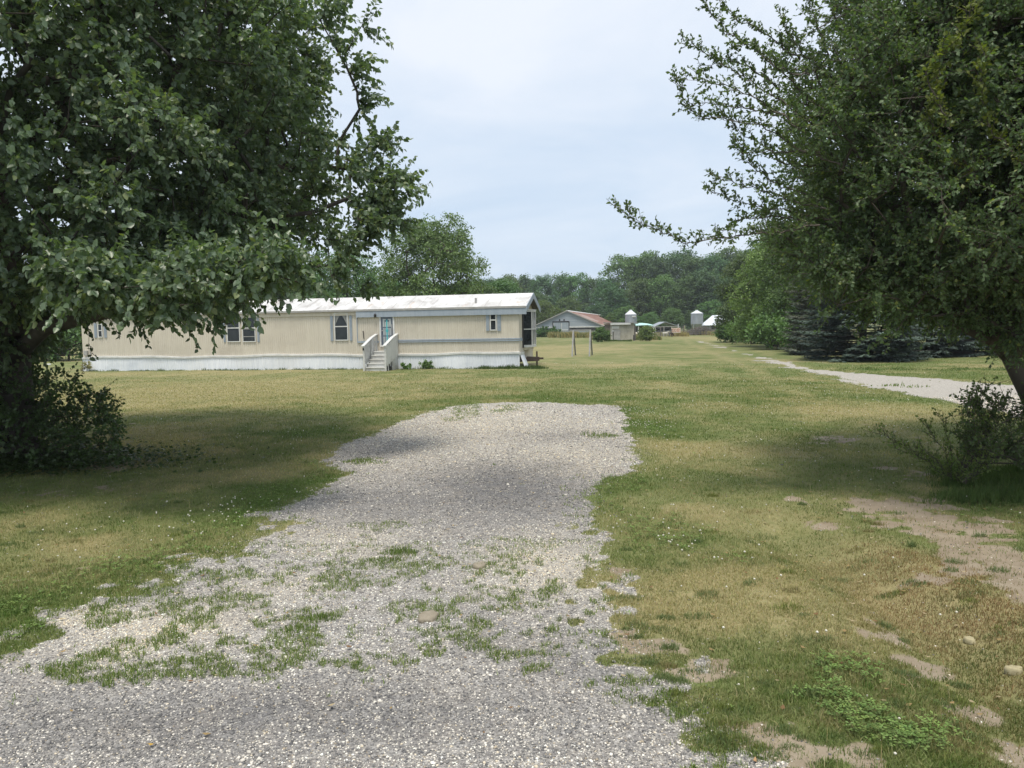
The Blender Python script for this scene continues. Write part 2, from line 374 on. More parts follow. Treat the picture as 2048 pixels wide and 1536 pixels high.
n_s = noise(t, 1.1, 5, .7, v, .4); gr = mixc(t, mth(t, 'MULTIPLY', ramp(t, n_b, .48, .66), .55), gr, (0.33, 0.275, 0.14)); gr = mixc(t, mth(t, 'MULTIPLY', ramp(t, n_s, .52, .68), .45), gr, (0.085, 0.125, 0.035))
gr = mixc(t, mth(t, 'MULTIPLY', ramp(t, n_vf, .40, .62), .4), gr, (0.06, 0.07, 0.025))
gr = mixc(t, mth(t, 'MULTIPLY', ramp(t, n_f, .58, .78), .35), gr, (0.30, 0.27, 0.15))
dc = mixc(t, ramp(t, n_m, .35, .7), (0.34, 0.285, 0.215), (0.24, 0.19, 0.135))
dc = mixc(t, mth(t, 'MULTIPLY', ramp(t, n_vf, .5, .7), .35), dc, (0.12, 0.10, 0.07))
def stones(scale):
    vo = N(t, 'ShaderNodeTexVoronoi'); vo.inputs['Scale'].default_value = scale; L(t, v, vo.inputs['Vector'])
    ss = N(t, 'ShaderNodeSeparateColor'); L(t, vo.outputs['Color'], ss.inputs[0])
    r = N(t, 'ShaderNodeValToRGB'); L(t, ss.outputs[0], r.inputs[0]); e = r.color_ramp.elements
    e[0].position = 0; e[0].color = (.10, .105, .115, 1); e[1].position = 1; e[1].color = (.78, .77, .75, 1)
    for p, c in ((.2, (.17, .175, .19, 1)), (.45, (.29, .295, .31, 1)), (.7, (.44, .435, .425, 1)), (.88, (.62, .61, .59, 1))):
        x_ = e.new(p); x_.color = c
    r.color_ramp.interpolation = 'LINEAR'
    return r.outputs[0], vo.outputs['Distance']
c1, d1 = stones(52); c2_, d2 = stones(95)
gc = mixc(t, .35, c1, c2_); c3_, d3 = stones(15); gc = mixc(t, .28, gc, c3_); gc = mixc(t, .22, gc, (0.50, 0.42, 0.32))
gc = mixc(t, mth(t, 'MULTIPLY', sb.outputs[2], .55), gc, mixc(t, .5, gc, (0.66, 0.60, 0.51)))
gc = mixc(t, mth(t, 'MULTIPLY', sb.outputs[2], .45), gc, (0.60, 0.56, 0.48))
gc = mixc(t, mth(t, 'MULTIPLY', sb.outputs[1], .62), gc, (0.12, 0.123, 0.135))
gc = mixc(t, mth(t, 'MULTIPLY', ramp(t, d1, .25, .6), .35), gc, (0.09, 0.085, 0.08))
gc = mixc(t, mth(t, 'MULTIPLY', ramp(t, n_m, .45, .75), .30), gc, (0.34, 0.29, 0.235))
def sharp(a, lo=.35, hi=.65, amt=.6):
    q = mth(t, 'MULTIPLY_ADD', mth(t, 'SUBTRACT', n_f, .5), amt, a); return ramp(t, q, lo, hi)
c = mixc(t, sharp(sa.outputs[1], .3, .7, .9), gr, dc)
c = mixc(t, sharp(sa.outputs[0], .42, .58, .8), c, gc)
L(t, c, b.inputs['Base Color']); b.inputs['Roughness'].default_value = .95; b.inputs['Specular IOR Level'].default_value = .15
hh = mixc(t, sa.outputs[0], n_f, d1); bump(t, b, hh, .7, .02)
me = np_mesh('ground', np.stack([gx, gy, gz(gx, gy)], 1), [GF], M['ground'],
             dict(za=np.stack([np.clip(Z_['grav'] * (1 - .25 * Z_['weed']), 0, 1), Z_['dirt'], Z_['green']], 1), zb=np.stack([Z_['dry'], Z_['dark'], Z_['cream']], 1)), smooth=True)
tag(link('ground', me), kind='structure')

# ------------------------------------------------------------------ ground cover
def in_view(x, y, m=1.3):
    return (np.abs(x) < 0.72 * y + m)
def scatter(n, y0, y1, p, m=1.3):
    """random ground points, density falling as Y**-p"""
    u = rs.rand(n)
    q = 2 - p
    Y = (y0 ** q + u * (y1 ** q - y0 ** q)) ** (1 / q) if abs(q) > 1e-6 else y0 * (y1 / y0) ** u
    X = (rs.rand(n) * 2 - 1) * (0.72 * Y + m)
    return X, Y
def jitc(c, n, v=.25):
    k = 1 + (rs.rand(n, 1) - .5) * 2 * v
    return np.clip(np.asarray(c)[None, :] * k * (1 + (rs.rand(n, 3) - .5) * .16), 0, 1)
def blades(x, y, h, wd, colr, lean=0.8, z=None, droop=.3):
    n = len(x); a = rs.rand(n) * 2 * math.pi; la = rs.rand(n) * 2 * math.pi
    ln = np.abs(rs.randn(n)) * lean * .6
    zz_ = gz(x, y) - .004 if z is None else z
    dx, dy = np.cos(a) * wd / 2, np.sin(a) * wd / 2
    lx, ly = np.cos(la) * ln, np.sin(la) * ln
    nrm = 1 / np.sqrt(1 + ln ** 2)
    V = np.empty((n, 5, 3))
    V[:, 0] = np.stack([x - dx, y - dy, zz_], 1); V[:, 1] = np.stack([x + dx, y + dy, zz_], 1)
    mx_, my_, mz_ = x + lx * h * .45 * nrm, y + ly * h * .45 * nrm, zz_ + h * .58 * nrm
    V[:, 2] = np.stack([mx_ - dx * .8, my_ - dy * .8, mz_], 1); V[:, 3] = np.stack([mx_ + dx * .8, my_ + dy * .8, mz_], 1)
    V[:, 4] = np.stack([x + lx * h * nrm * (1 + droop), y + ly * h * nrm * (1 + droop), zz_ + h * nrm * (1 - droop * .3)], 1)
    i = np.arange(n)[:, None] * 5
    Q = i + np.array([[0, 1, 3, 2]]); T = i + np.array([[2, 3, 4]])
    return V.reshape(-1, 3), [Q, T], np.repeat(colr, 5, 0)
M['grass'] = leafmat('grass', (1, 1, 1), .75, .25, .1)
X, Y = scatter(860000, 3.0, 48, 1.85)
near = rs.rand(130000); Yn = 3.0 + near * 4; Xn = (rs.rand(130000) * 2 - 1) * (.72 * Yn + 1)
X = np.concatenate([X, Xn]); Y = np.concatenate([Y, Yn])
Zz = zones(X, Y)
lawn = (1 - np.clip(Zz['grav'] * 1.6 - .2, 0, 1)) * (1 - .88 * Zz['dirt'])
tuft = fbm(X, Y, 7.0, 3, 101)
keep = rs.rand(len(X)) < np.maximum(lawn * sst(.22, .5, tuft + .10 + .1 * Zz['green']) * (1 - sst(24, 46, Y)), Zz['weed'] * 1.25 * sst(.36, .50, fbm(X, Y, 13.0, 3, 103)))
X, Y = X[keep], Y[keep]; Zz = {k: q[keep] for k, q in Zz.items()}; tuft = tuft[keep]
n = len(X); fgr = np.clip(Zz['green'] + (rs.rand(n) - .5) * .5, 0, 1)[:, None]; fdr = np.clip(Zz['dry'] * 1.05 + (rs.rand(n) - .5) * .7 - .05, 0, 1)[:, None]
tv_ = (fbm(X, Y, 2.6, 3, 131) - .5)[:, None] * 1.3 + (fbm(X, Y, 8, 2, 133) - .5)[:, None] * .9; fdr = np.clip(fdr + tv_ * .8, 0, 1)
cg = jitc((0.155, 0.195, 0.068), n) * (1 + tv_ * .5) * (1 - fgr) + jitc((0.110, 0.170, 0.046), n) * fgr
cd = jitc((0.385, 0.335, 0.185), n, .3); cbr = jitc((0.27, 0.18, 0.10), n, .3)
bt = (sst(1.9, 2.9, X - .25 * (Y - 4)) * sst(9.0, 7.0, Y))[:, None]; cd = cd * (1 - bt * .95) + cbr * bt * .95
gcol = cg * (1 - fdr) + cd * fdr
wm = Zz['weed'] > .4; gcol[wm] = (jitc((0.15, 0.235, 0.055), wm.sum()) * .7 + cd[wm] * .3 * (rs.rand(wm.sum(), 1) > .4))
k = np.maximum(1, Y / 7) ** .75
h = (0.018 + .028 * rs.rand(n)) * (1 + .5 * fgr[:, 0]) * (1 + .15 * (k - 1)); h[wm] *= 1.15
V, Fc, C_ = blades(X, Y, h, (.0035 + .0025 * rs.rand(n)) * k, gcol, 1.3)
tag(link('grass', np_mesh('grass', V, Fc, M['grass'], C_)), 'short patchy green and tan lawn grass around the gravel', 'grass', kind='stuff')

def rocks(x, y, r, colr, name, mat, sink=.35, flat=.7, zoff=None):
    """angular little stones: a jittered icosahedron each"""
    g = (1 + 5 ** .5) / 2
    iv = np.array([(-1,g,0),(1,g,0),(-1,-g,0),(1,-g,0),(0,-1,g),(0,1,g),(0,-1,-g),(0,1,-g),(g,0,-1),(g,0,1),(-g,0,-1),(-g,0,1)], float); iv /= np.linalg.norm(iv[0])
    fi = np.array([(0,11,5),(0,5,1),(0,1,7),(0,7,10),(0,10,11),(1,5,9),(5,11,4),(11,10,2),(10,7,6),(7,1,8),(3,9,4),(3,4,2),(3,2,6),(3,6,8),(3,8,9),(4,9,5),(2,4,11),(6,2,10),(8,6,7),(9,8,1)])
    n = len(x); v_ = np.repeat(iv[None], n, 0) * (1 + (rs.rand(n, 12, 1) - .5) * .75)
    sc = r[:, None] * (np.stack([1 + .5 * rs.rand(n), .75 + .4 * rs.rand(n), flat * (.7 + .6 * rs.rand(n))], 1))
    v_ = v_ * sc[:, None, :]
    a = rs.rand(n) * 6.283; ca, sa_ = np.cos(a)[:, None], np.sin(a)[:, None]; tl = (rs.rand(n) - .5) * .8
    ct, st_ = np.cos(tl)[:, None], np.sin(tl)[:, None]
    yy_ = v_[:, :, 1] * ct - v_[:, :, 2] * st_; zz2 = v_[:, :, 1] * st_ + v_[:, :, 2] * ct
    xx_ = v_[:, :, 0] * ca - yy_ * sa_; y2 = v_[:, :, 0] * sa_ + yy_ * ca
    z0 = gz(x, y) + r * flat * (1 - 2 * sink)
    V = np.stack([xx_ + x[:, None], y2 + y[:, None], zz2 + z0[:, None]], 2).reshape(-1, 3)
    Fi = (np.arange(n)[:, None, None] * 12 + fi[None]).reshape(-1, 3)
    return link(name, np_mesh(name, V, [Fi], mat, np.repeat(colr, 12, 0)))
m, t, b, _ = new_mat('gravel'); M['gravel'] = m
a_ = N(t, 'ShaderNodeVertexColor', layer_name='col'); L(t, a_.outputs[0], b.inputs['Base Color']); b.inputs['Roughness'].default_value = .8; b.inputs['Specular IOR Level'].default_value = .25
X, Y = scatter(560000, 2.9, 21.0, 2.1)
Zz = zones(X, Y); keep = rs.rand(len(X)) < np.clip(Zz['grav'] * (1 - .25 * Zz['weed']) + .015 + .015 * Zz['dirt'] + .35 * (sst(-.5, .05, Zz['sd']) - .3).clip(0), 0, 1) * (.72 + .28 * Zz['cream'].clip(0, 1))
X, Y = X[keep], Y[keep]; Zz = {q: w_[keep] for q, w_ in Zz.items()}; n = len(X)
pal = np.array([(.13,.135,.15),(.20,.205,.22),(.29,.295,.31),(.40,.40,.40),(.58,.57,.555),(.80,.79,.77),(.38,.34,.28),(.64,.59,.50)])
base_p = np.array([.15,.18,.18,.15,.15,.13,.03,.03]); cp = np.array([.04,.06,.09,.15,.22,.20,.08,.16]); dp = np.array([.30,.27,.18,.1,.08,.05,.01,.01])
fc = np.clip(Zz['cream'], 0, 1)[:, None]; fd = np.clip(Zz['dark'], 0, 1)[:, None] * .8
P_ = (base_p * (1 - fc) + cp * fc) * (1 - fd) + dp * fd; P_ = np.cumsum(P_ / P_.sum(1, keepdims=True), 1)
ci = (rs.rand(n, 1) > P_).sum(1).clip(0, 7); shade_ = (1 - .38 * fd) * (1 + .12 * fc) * (.82 + .42 * fbm(X, Y, 1.3, 4, 141))[:, None]
rr = (0.0030 + .0048 * rs.rand(n) ** 2.2) * np.clip(Y / 6, 1, 3.5) ** .62
big_ = rs.rand(n) < .012; rr[big_] *= 1.9
o = rocks(X, Y, rr, np.clip(pal[ci] * (1 - fc * .9 * np.array([0, .05, .14])) * shade_ * np.array([1.03, .98, .89]) * (1 + (rs.rand(n, 1) - .5) * .25), 0, .85), 'gravel', M['gravel'])
tag(o, 'loose grey and white crushed stone of the parking pad', 'gravel', kind='stuff')

# clover: leaves in the green patches and white flower heads
X, Y = scatter(120000, 3.0, 16, 2.1); Zz = zones(X, Y)
keep = rs.rand(len(X)) < (sst(.5, 1, Zz['green']) * sst(.40, .58, fbm(X, Y, 4.5, 3, 151)) * (1 - Zz['grav']) * (1 - Zz['dirt']))
X, Y = X[keep], Y[keep]; n = len(X); s_ = (.008 + .008 * rs.rand(n)) * np.maximum(1, Y / 8) ** .5
z0 = gz(X, Y) + .015 + .05 * rs.rand(n); an = rs.rand(n) * 6.283
V = np.empty((n, 3, 4, 3))
for j in range(3):
    aj = an + j * 2.094; dx, dy = np.cos(aj), np.sin(aj); tz = (rs.rand(n) - .3) * .5
    for q, (lx, wx_) in enumerate(((.1, 0), (1, -.6), (1.7, 0), (1, .6))):
        V[:, j, q] = np.stack([X + (dx * lx - dy * wx_) * s_, Y + (dy * lx + dx * wx_) * s_, z0 + tz * lx * s_], 1)
Fq = (np.arange(n * 3)[:, None] * 4 + np.array([[0, 1, 2, 3]]))
tag(link('clover_leaves', np_mesh('clover_leaves', V.reshape(-1, 3), [Fq], M['grass'], np.repeat(jitc((.155, .225, .07), n, .5), 12, 0))), 'low green clover and weed leaves in the lawn patches', 'clover', kind='stuff')
FL = B_([(1300,1075,100,45,1),(1290,850,50,40,1),(1310,835,40,12,1),(610,985,40,22,1),(420,1045,90,40,.8),(740,885,40,14,.8),(1500,820,200,40,.25),(1400,960,150,60,.25),(1640,790,120,20,.4),(1380,1140,120,30,.35),(1750,1500,120,50,.4),
         (1850,870,120,60,.15),(1150,730,200,15,.2),(700,790,300,30,.12),(250,1090,160,40,.2),(1660,900,160,50,.2),(1540,770,100,12,.4),(500,880,200,20,.25),(1430,1090,60,20,.6)])
M['petal'] = pmat('petal', (.72, .70, .62), (.60, .56, .45), 60, .7)
X, Y = scatter(60000, 3.2, 45, 1.6, .3); Zz = zones(X, Y)
keep = rs.rand(len(X)) < (field(FL, X, Y) ** 1.4 * .5 * np.clip(Y / 10, .3, 1.6) * sst(.35, .6, fbm(X, Y, 2.2, 3, 121)) + .004) * (1 - Zz['grav']) * (1 - Zz['dirt'] * .8)
X, Y = X[keep], Y[keep]; n = len(X)
iv = np.array([(1,0,0),(0,1,0),(-1,0,0),(0,-1,0),(0,0,1),(0,0,-1)], float); iv = np.concatenate([iv, np.array([(1,1,.5),(-1,1,.5),(-1,-1,.5),(1,-1,.5)]) * .66])
fi = np.array([(0,6,4),(6,1,4),(1,7,4),(7,2,4),(2,8,4),(8,3,4),(3,9,4),(9,0,4),(0,5,6),(6,5,1),(1,5,7),(7,5,2),(2,5,8),(8,5,3),(3,5,9),(9,5,0)])
r_ = (.0075 + .0045 * rs.rand(n)) * np.maximum(1, Y / 12) ** .4; z0 = gz(X, Y) + .05 + .035 * rs.rand(n)
V = (iv[None] * r_[:, None, None] + np.stack([X, Y, z0], 1)[:, None]).reshape(-1, 3)
tag(link('clover_flowers', np_mesh('clover_flowers', V, [(np.arange(n)[:, None, None] * 10 + fi[None]).reshape(-1, 3)], M['petal'])), 'scattered white clover blossoms in the lawn', 'flowers', kind='stuff')
# dead leaves and bits lying on the lawn under the trees
n = 900; X = np.concatenate([rs.randn(450) * 2.2 + 5.2, rs.randn(250) * 4 - 7, (rs.rand(200) - .5) * 10]); Y = np.concatenate([rs.rand(450) * 7 + 4, rs.rand(250) * 8 + 7, rs.rand(200) * 8 + 3.5])
a = rs.rand(n) * 6.283; s_ = .012 + .018 * rs.rand(n); z0 = gz(X, Y) + .015 + .02 * rs.rand(n); V = np.empty((n, 4, 3))
for q, (lx, wx_, zq) in enumerate(((-1, 0, .2), (0, -.5, 0), (1, 0, .3), (0, .5, 0))):
    V[:, q] = np.stack([X + (np.cos(a) * lx - np.sin(a) * wx_) * s_, Y + (np.sin(a) * lx + np.cos(a) * wx_) * s_, z0 + zq * s_ * rs.rand(n)], 1)
lc = np.array([(.34, .24, .12), (.42, .34, .22), (.22, .13, .07)])[rs.randint(0, 3, n)]
tag(link('leaf_litter', np_mesh('leaf_litter', V.reshape(-1, 3), [np.arange(n)[:, None] * 4 + np.array([[0, 1, 2, 3]])], M['grass'], np.repeat(lc, 4, 0))), 'dry brown fallen leaves lying on the lawn', 'leaf litter', kind='stuff')

# ------------------------------------------------------------------ trees
def unit(a): return a / (np.linalg.norm(a, axis=-1, keepdims=True) + 1e-9)
T_PEAR = (np.array([(0,0,0),(.30,-.36,.07),(.68,-.27,.03),(1.02,0,-.12),(.68,.27,.03),(.30,.36,.07)]), [(0,1,2,3),(0,3,4,5)])
T_SMALL = (np.array([(0,0,0),(.55,-.30,.06),(1,0,-.08),(.55,.30,.06)]), [(0,1,2),(0,2,3)])
T_ROUND = (np.array([(0,0,0),(.45,-.40,.06),(1,0,-.06),(.45,.40,.06)]), [(0,1,2),(0,2,3)])
def leaves_mesh(name, P, A, Nn, S, tmpl, C, mat, rng):
    tv, tf = tmpl; n = len(P)
    A = unit(A); B2 = unit(np.cross(Nn, A)); N2 = np.cross(A, B2)
    V = P[:, None] + S[:, None, None] * (tv[None, :, 0:1] * A[:, None] + tv[None, :, 1:2] * B2[:, None] + tv[None, :, 2:3] * N2[:, None])
    k = len(tv); fs = np.array(tf)
    Fi = (np.arange(n)[:, None, None] * k + fs[None]).reshape(-1, fs.shape[1])
    return np_mesh(name, V.reshape(-1, 3), [Fi], mat, np.repeat(C, k, 0))
def skeleton(tips, trunk, step=.8, rng=None, wob=.12):
    """joins every tip to the nearest existing wood, trunk outward; returns nodes, parents, is_tip index"""
    nodes = [np.array(p, float) for p in trunk]; par = [-1] + list(range(len(trunk) - 1)); root = nodes[len(trunk) // 2]
    pos = np.zeros((len(tips) * 8 + len(trunk) + 10, 3)); dep = np.zeros(len(pos)); cnt = len(nodes)
    for i, p in enumerate(nodes): pos[i] = p; dep[i] = 0 if i == 0 else dep[i-1] + np.linalg.norm(p - nodes[i-1])
    order = np.argsort(np.linalg.norm(tips - root, axis=1)); tip_of = np.zeros(len(tips), int)
    for ti in order:
        T = tips[ti]; d = np.linalg.norm(pos[:cnt] - T, axis=1)
        up = np.maximum(0, pos[:cnt, 2] - T[2]) * .7
        j = int(np.argmin(d + .12 * dep[:cnt] + up)); p0 = pos[j]; dd = d[j]; k = max(1, int(dd / step)); prev = j
        sag = rng.randn(3) * wob * dd
        for s_ in range(1, k + 1):
            f = s_ / k; q = p0 + (T - p0) * f + sag * math.sin(math.pi * f) * .5 + np.array([0, 0, 1]) * math.sin(math.pi * f) * dd * .06
            if cnt >= len(pos): break
            pos[cnt] = q; dep[cnt] = dep[prev] + np.linalg.norm(q - pos[prev]); par.append(prev); prev = cnt; cnt += 1
        tip_of[ti] = prev
    return pos[:cnt], np.array(par), tip_of
def wood_mesh(name, pos, par, ntr, tip_of, mat, r0, rt=.006, k=6, extra=None, trunk_r=None, ex=.5):
    n = len(pos); cnt = np.zeros(n)
    for t_ in tip_of: cnt[t_] += 1
    for i in range(n - 1, 0, -1): cnt[par[i]] += cnt[i]
    rad = np.maximum(rt, rt * np.maximum(cnt, 1) ** ex)
    sc = r0 / rad[0]; rad = np.where(cnt > 3, rad * np.clip(sc, .2, 3) ** (np.log(np.maximum(cnt, 1)) / np.log(max(cnt[0], 2))), rad)
    if trunk_r is not None: rad[:ntr] = trunk_r
    ch = np.arange(1, n); a = pos[par[ch]]; b_ = pos[ch]; ra = np.minimum(rad[par[ch]], rad[ch] * 1.35); rb = rad[ch]
    if trunk_r is not None: ra[:ntr - 1] = rad[:ntr - 1]
    if extra is not None:
        a = np.concatenate([a, extra[0]]); b_ = np.concatenate([b_, extra[1]]); ra = np.concatenate([ra, extra[2]]); rb = np.concatenate([rb, extra[3]])
    big = ra > .02
    Vs, Fs, off = [], [], 0
    for sel, kk in ((big, k), (~big, 3)):
        A, Bb, RA, RB = a[sel], b_[sel], ra[sel], rb[sel]; m_ = len(A)
        if m_ == 0: continue
        d = unit(Bb - A); ref = np.where(np.abs(d[:, 2:3]) > .9, np.array([[1., 0, 0]]), np.array([[0, 0, 1.]]))
        u = unit(np.cross(d, ref)); w_ = np.cross(d, u); an = np.arange(kk) * 2 * math.pi / kk
        ring = np.cos(an)[None, :, None] * u[:, None] + np.sin(an)[None, :, None] * w_[:, None]
        V = np.concatenate([A[:, None] + ring * RA[:, None, None], (Bb + d * np.minimum(RB, .03)[:, None])[:, None] + ring * RB[:, None, None]], 1)
        j = np.arange(kk); q = np.stack([j, (j + 1) % kk, (j + 1) % kk + kk, j + kk], 1)
        Vs.append(V.reshape(-1, 3)); Fs.append((np.arange(m_)[:, None, None] * 2 * kk + q[None]).reshape(-1, 4) + off); off += m_ * 2 * kk
    return np_mesh(name, np.concatenate(Vs), Fs, mat, smooth=True)
def foliage(tips, dirs, rng, ntw, tl, nlf, size, cols, droop=.35, upb=.25, spread=.9, start=.12):
    """twigs with leaves from each tip: returns leaf arrays and twig segments"""
    m_ = len(tips); T = np.repeat(tips, ntw, 0); D = np.repeat(dirs, ntw, 0)
    D = unit(D * .7 + rng.randn(len(T), 3) * spread * .6 + np.array([0, 0, upb])); Lw = tl * (.55 + .7 * rng.rand(len(T)))
    E = T + D * Lw[:, None]; E[:, 2] -= droop * Lw * .5 * rng.rand(len(T))
    tt = np.clip(start + (1 - start) * (np.arange(nlf)[None] + rng.rand(len(T), nlf)) / nlf, 0, 1)
    P = T[:, None] + (E - T)[:, None] * tt[:, :, None]; P[:, :, 2] += (tt * (1 - tt)) * Lw[:, None] * .15
    side = rng.randn(len(T), nlf, 3)
    A = unit((E - T)[:, None] / Lw[:, None, None] * .6 + unit(side) * .8 - np.array([0, 0, 1.]) * droop)
    Nn = unit(rng.randn(len(T), nlf, 3) * .75 + np.array([0, 0, .5]) + unit(D * np.array([1, 1, .3]))[:, None] * .55)
    P = P.reshape(-1, 3); A = A.reshape(-1, 3); Nn = Nn.reshape(-1, 3); n = len(P)
    S = size * (.65 + .55 * rng.rand(n))
    tone = np.repeat(.85 + .3 * rng.rand(m_), ntw * nlf)[:, None]
    w1 = rng.rand(n, 1); C = (np.array(cols[0]) * w1 + np.array(cols[1]) * (1 - w1)) * tone
    if len(cols) > 2:
        f = (rng.rand(n) < cols[3]); C[f] = np.array(cols[2]) * (.8 + .4 * rng.rand(f.sum(), 1))
    return P, A, Nn, S, C, (T, E, np.full(len(T), .004 + 0 * tl), np.full(len(T), .002))
def envelope_tips(n, cx, cy, prof, rng, shell=.62, lobes=5, lobe_amp=.12, keep=None):
    """points in a crown of revolution given by prof [(z, r)], more of them near its skin"""
    zs = np.array([p[0] for p in prof]); rr_ = np.array([p[1] for p in prof]); out = []
    ph = rng.rand(6) * 6.28
    while len(out) < n:
        z = rng.uniform(zs[0], zs[-1]); r_ = np.interp(z, zs, rr_)
        if rng.rand() > (r_ / rr_.max()) ** 1.3 + .04: continue
        a = rng.rand() * 6.283
        r2 = r_ * (1 + lobe_amp * math.sin(lobes * a + ph[0] + z * 1.3) + lobe_amp * .7 * math.sin((lobes + 4) * a + ph[1] - z * 2.1))
        q = r2 * (rng.rand() ** (1 - shell))
        p = (cx + q * math.cos(a), cy + q * math.sin(a), z + rng.randn() * .12)
        if keep is None or keep(p): out.append(p)
    return np.array(out)
def make_tree(root, tips, trunk, trunk_r, rng, leafargs, tmpl, leafm, woodm, centre, step=.8, rt=.006, extra_fol=None, twigs=True, ex=.5):
    pos, par, tip_of = skeleton(tips, trunk, step, rng)
    dirs = unit(tips - np.array(centre)); P, A, Nn, S, C, tw = foliage(tips, dirs, rng, **leafargs)
    if extra_fol: P, A, Nn, S, C = [np.concatenate([p_, q_]) for p_, q_ in zip((P, A, Nn, S, C), extra_fol[:5])]
    ext = tw if twigs else None
    if extra_fol and len(extra_fol) > 5:
        ext = extra_fol[5] if ext is None else tuple(np.concatenate([a_, b_]) for a_, b_ in zip(ext, extra_fol[5]))
    link('trunk', wood_mesh('trunk', pos, par, len(trunk), tip_of, woodm, trunk_r[0], rt, 8, ext, np.array(trunk_r), ex), root)
    link('crown', leaves_mesh('crown', P, A, Nn, S, tmpl, C, leafm, rng), root)
def spray(pts, rng, sub=.12, tw=.16, nl=6, size=.05, cols=((.07,.10,.035),(.05,.075,.03)), r=.008, updir=.5):
    """a long bare-stemmed branch with short leafy side shoots"""
    pts = np.array([tuple(p) for p in pts], float); seg = np.linalg.norm(np.diff(pts, axis=0), axis=1); cum = np.concatenate([[0], np.cumsum(seg)])
    n = max(2, int(cum[-1] / sub)); s_ = np.linspace(0, cum[-1], n); Q = np.stack([np.interp(s_, cum, pts[:, i]) for i in range(3)], 1); Q[1:-1] += rng.randn(n - 2, 3) * .012
    rad = np.linspace(r, .002, n)
    segs = (Q[:-1], Q[1:], rad[:-1], rad[1:])
    d = unit(np.gradient(Q, axis=0))
    P, A, Nn, S, C, twg = foliage(Q, d, rng, 2, tw, nl, size, cols, .15, updir, .8, .1)
    return P, A, Nn, S, C, tuple(np.concatenate([a, b_]) for a, b_ in zip(segs, twg))
def cat_fol(L_):
    return tuple(np.concatenate([f[i] for f in L_]) for i in range(5)) + (tuple(np.concatenate([f[5][i] for f in L_]) for i in range(4)),)

M['pear_leaf'] = leafmat('pear_leaf', (1, 1, 1), .38, .36, .6)
M['plum_leaf'] = leafmat('plum_leaf', (1, 1, 1), .5, .36, .4)
M['far_leaf'] = leafmat('far_leaf', (1.6, 1.65, 1.55), .6, .25, .3, .35)
M['needle'] = leafmat('needle', (1, 1, 1), .7, .05, .2)

# --- left pear tree
rg = np.random.RandomState(11)
LX, LY = -8.75, 13.0
prof = [(2.7, 3.8), (3.0, 4.4), (3.5, 4.9), (3.9, 5.2), (4.5, 5.4), (5.4, 5.4), (6.3, 5.4), (8.2, 5.1), (10, 3.9), (12, 1.8), (12.9, .4)]
tips = envelope_tips(4500, LX, LY, prof, rg, .72, 7, .06)
more = np.array([tuple(pt(*p)) for p in [(360,610,8.6),(280,600,9),(200,610,9.4),(430,590,8.6),(520,572,8.6),(600,545,9),
                                         (795,360,12.8),(770,385,12.6),(760,370,12.7),(740,400,12.5),(720,420,12.3),(700,395,12.4),(735,430,12.4),(710,450,12.2),(680,480,12),(700,350,12.5),(690,320,12.6),(790,440,12.5),(740,285,12.8),(715,200,13),(690,110,13),(705,150,13),(650,15,13.2),(760,400,12.6),(730,300,12.7),(640,40,13.1),(700,470,12.4),(740,475,12.5),(660,530,12)]])
vz = rg.rand(90); va_ = rg.rand(90) * 6.283; vine = np.stack([LX + np.cos(va_) * (.42 + .3 * vz), LY + np.sin(va_) * (.42 + .3 * vz), .5 + 2.3 * rg.rand(90)], 1); vine = vine[(vine[:, 0] < LX + .15) | (vine[:, 2] > 2.0)]
tips = np.concatenate([tips, more, more + rg.randn(*more.shape) * .12, more[6:] + rg.randn(len(more) - 6, 3) * .32, vine, np.array([tuple(pt(x_, rg.uniform(510, 592 - max(0, x_ - 360) * .22), rg.uniform(8.2, 11.5))) for x_ in rg.uniform(90, 560, 170)])])
root = empty('pear_tree', (LX, LY, 0)); off = np.array([LX, LY, 0])
HG = [([(300,600),(340,625),(370,650),(392,684)], 8.6, .06), ([(330,610),(380,640),(412,655),(445,650)], 8.7, .06), ([(160,620),(172,650),(178,672),(184,706)], 9.0, .07), ([(190,610),(215,645),(232,660)], 9.1, .06), ([(250,600),(285,640),(312,652)], 8.9, .06), ([(450,590),(480,612),(520,606)], 8.7, .06),
      ([(500,570),(540,598),(556,600)], 8.8, .06), ([(90,600),(110,650),(126,688)], 10, .06), ([(400,595),(425,625),(436,640)], 8.8, .06)]
hf = list(cat_fol([spray([pt(x_, y_, yy) for x_, y_ in pl], rg, .09, .09, 2, .07, ((.07, .105, .05), (.045, .07, .035)), .006, -.3) for pl, yy, _ in HG]))
hf[0] = hf[0] - off; tw = hf[5]; hf[5] = (tw[0] - off, tw[1] - off, tw[2], tw[3])
trunk = [(0, 0, -.1), (.02, 0, .6), (.05, -.02, 1.3), (.02, 0, 2.0), (-.05, .05, 3.0), (0, .1, 4.5), (.1, 0, 6.5), (.05, .05, 8.5), (0, 0, 10.5)]
make_tree(root, tips - off, trunk, [.42, .36, .34, .36, .26, .18, .11, .06, .03], rg,
          dict(ntw=7, tl=.48, nlf=15, size=.088, cols=((.175, .235, .135), (.105, .155, .092), (.20, .24, .10), .08), droop=.5, upb=.15), T_PEAR, M['pear_leaf'], M['bark'], (0, 0, 4.0), extra_fol=hf)
def relL(px, py, Y): p = pt(px, py, Y); return (p.x - LX, p.y - LY, p.z)
MB().tube([(.1, -.1, 1.75), relL(90, 655, 12.4), relL(150, 640, 12.0), relL(230, 622, 11.4), relL(310, 612, 10.8), relL(400, 596, 10.2), relL(480, 570, 9.8)], [.16, .13, .11, .09, .07, .045, .02], 8).build('limb', M['bark'], root, smooth=True)
tag(root, 'big dark green pear tree filling the left of the view', 'tree')
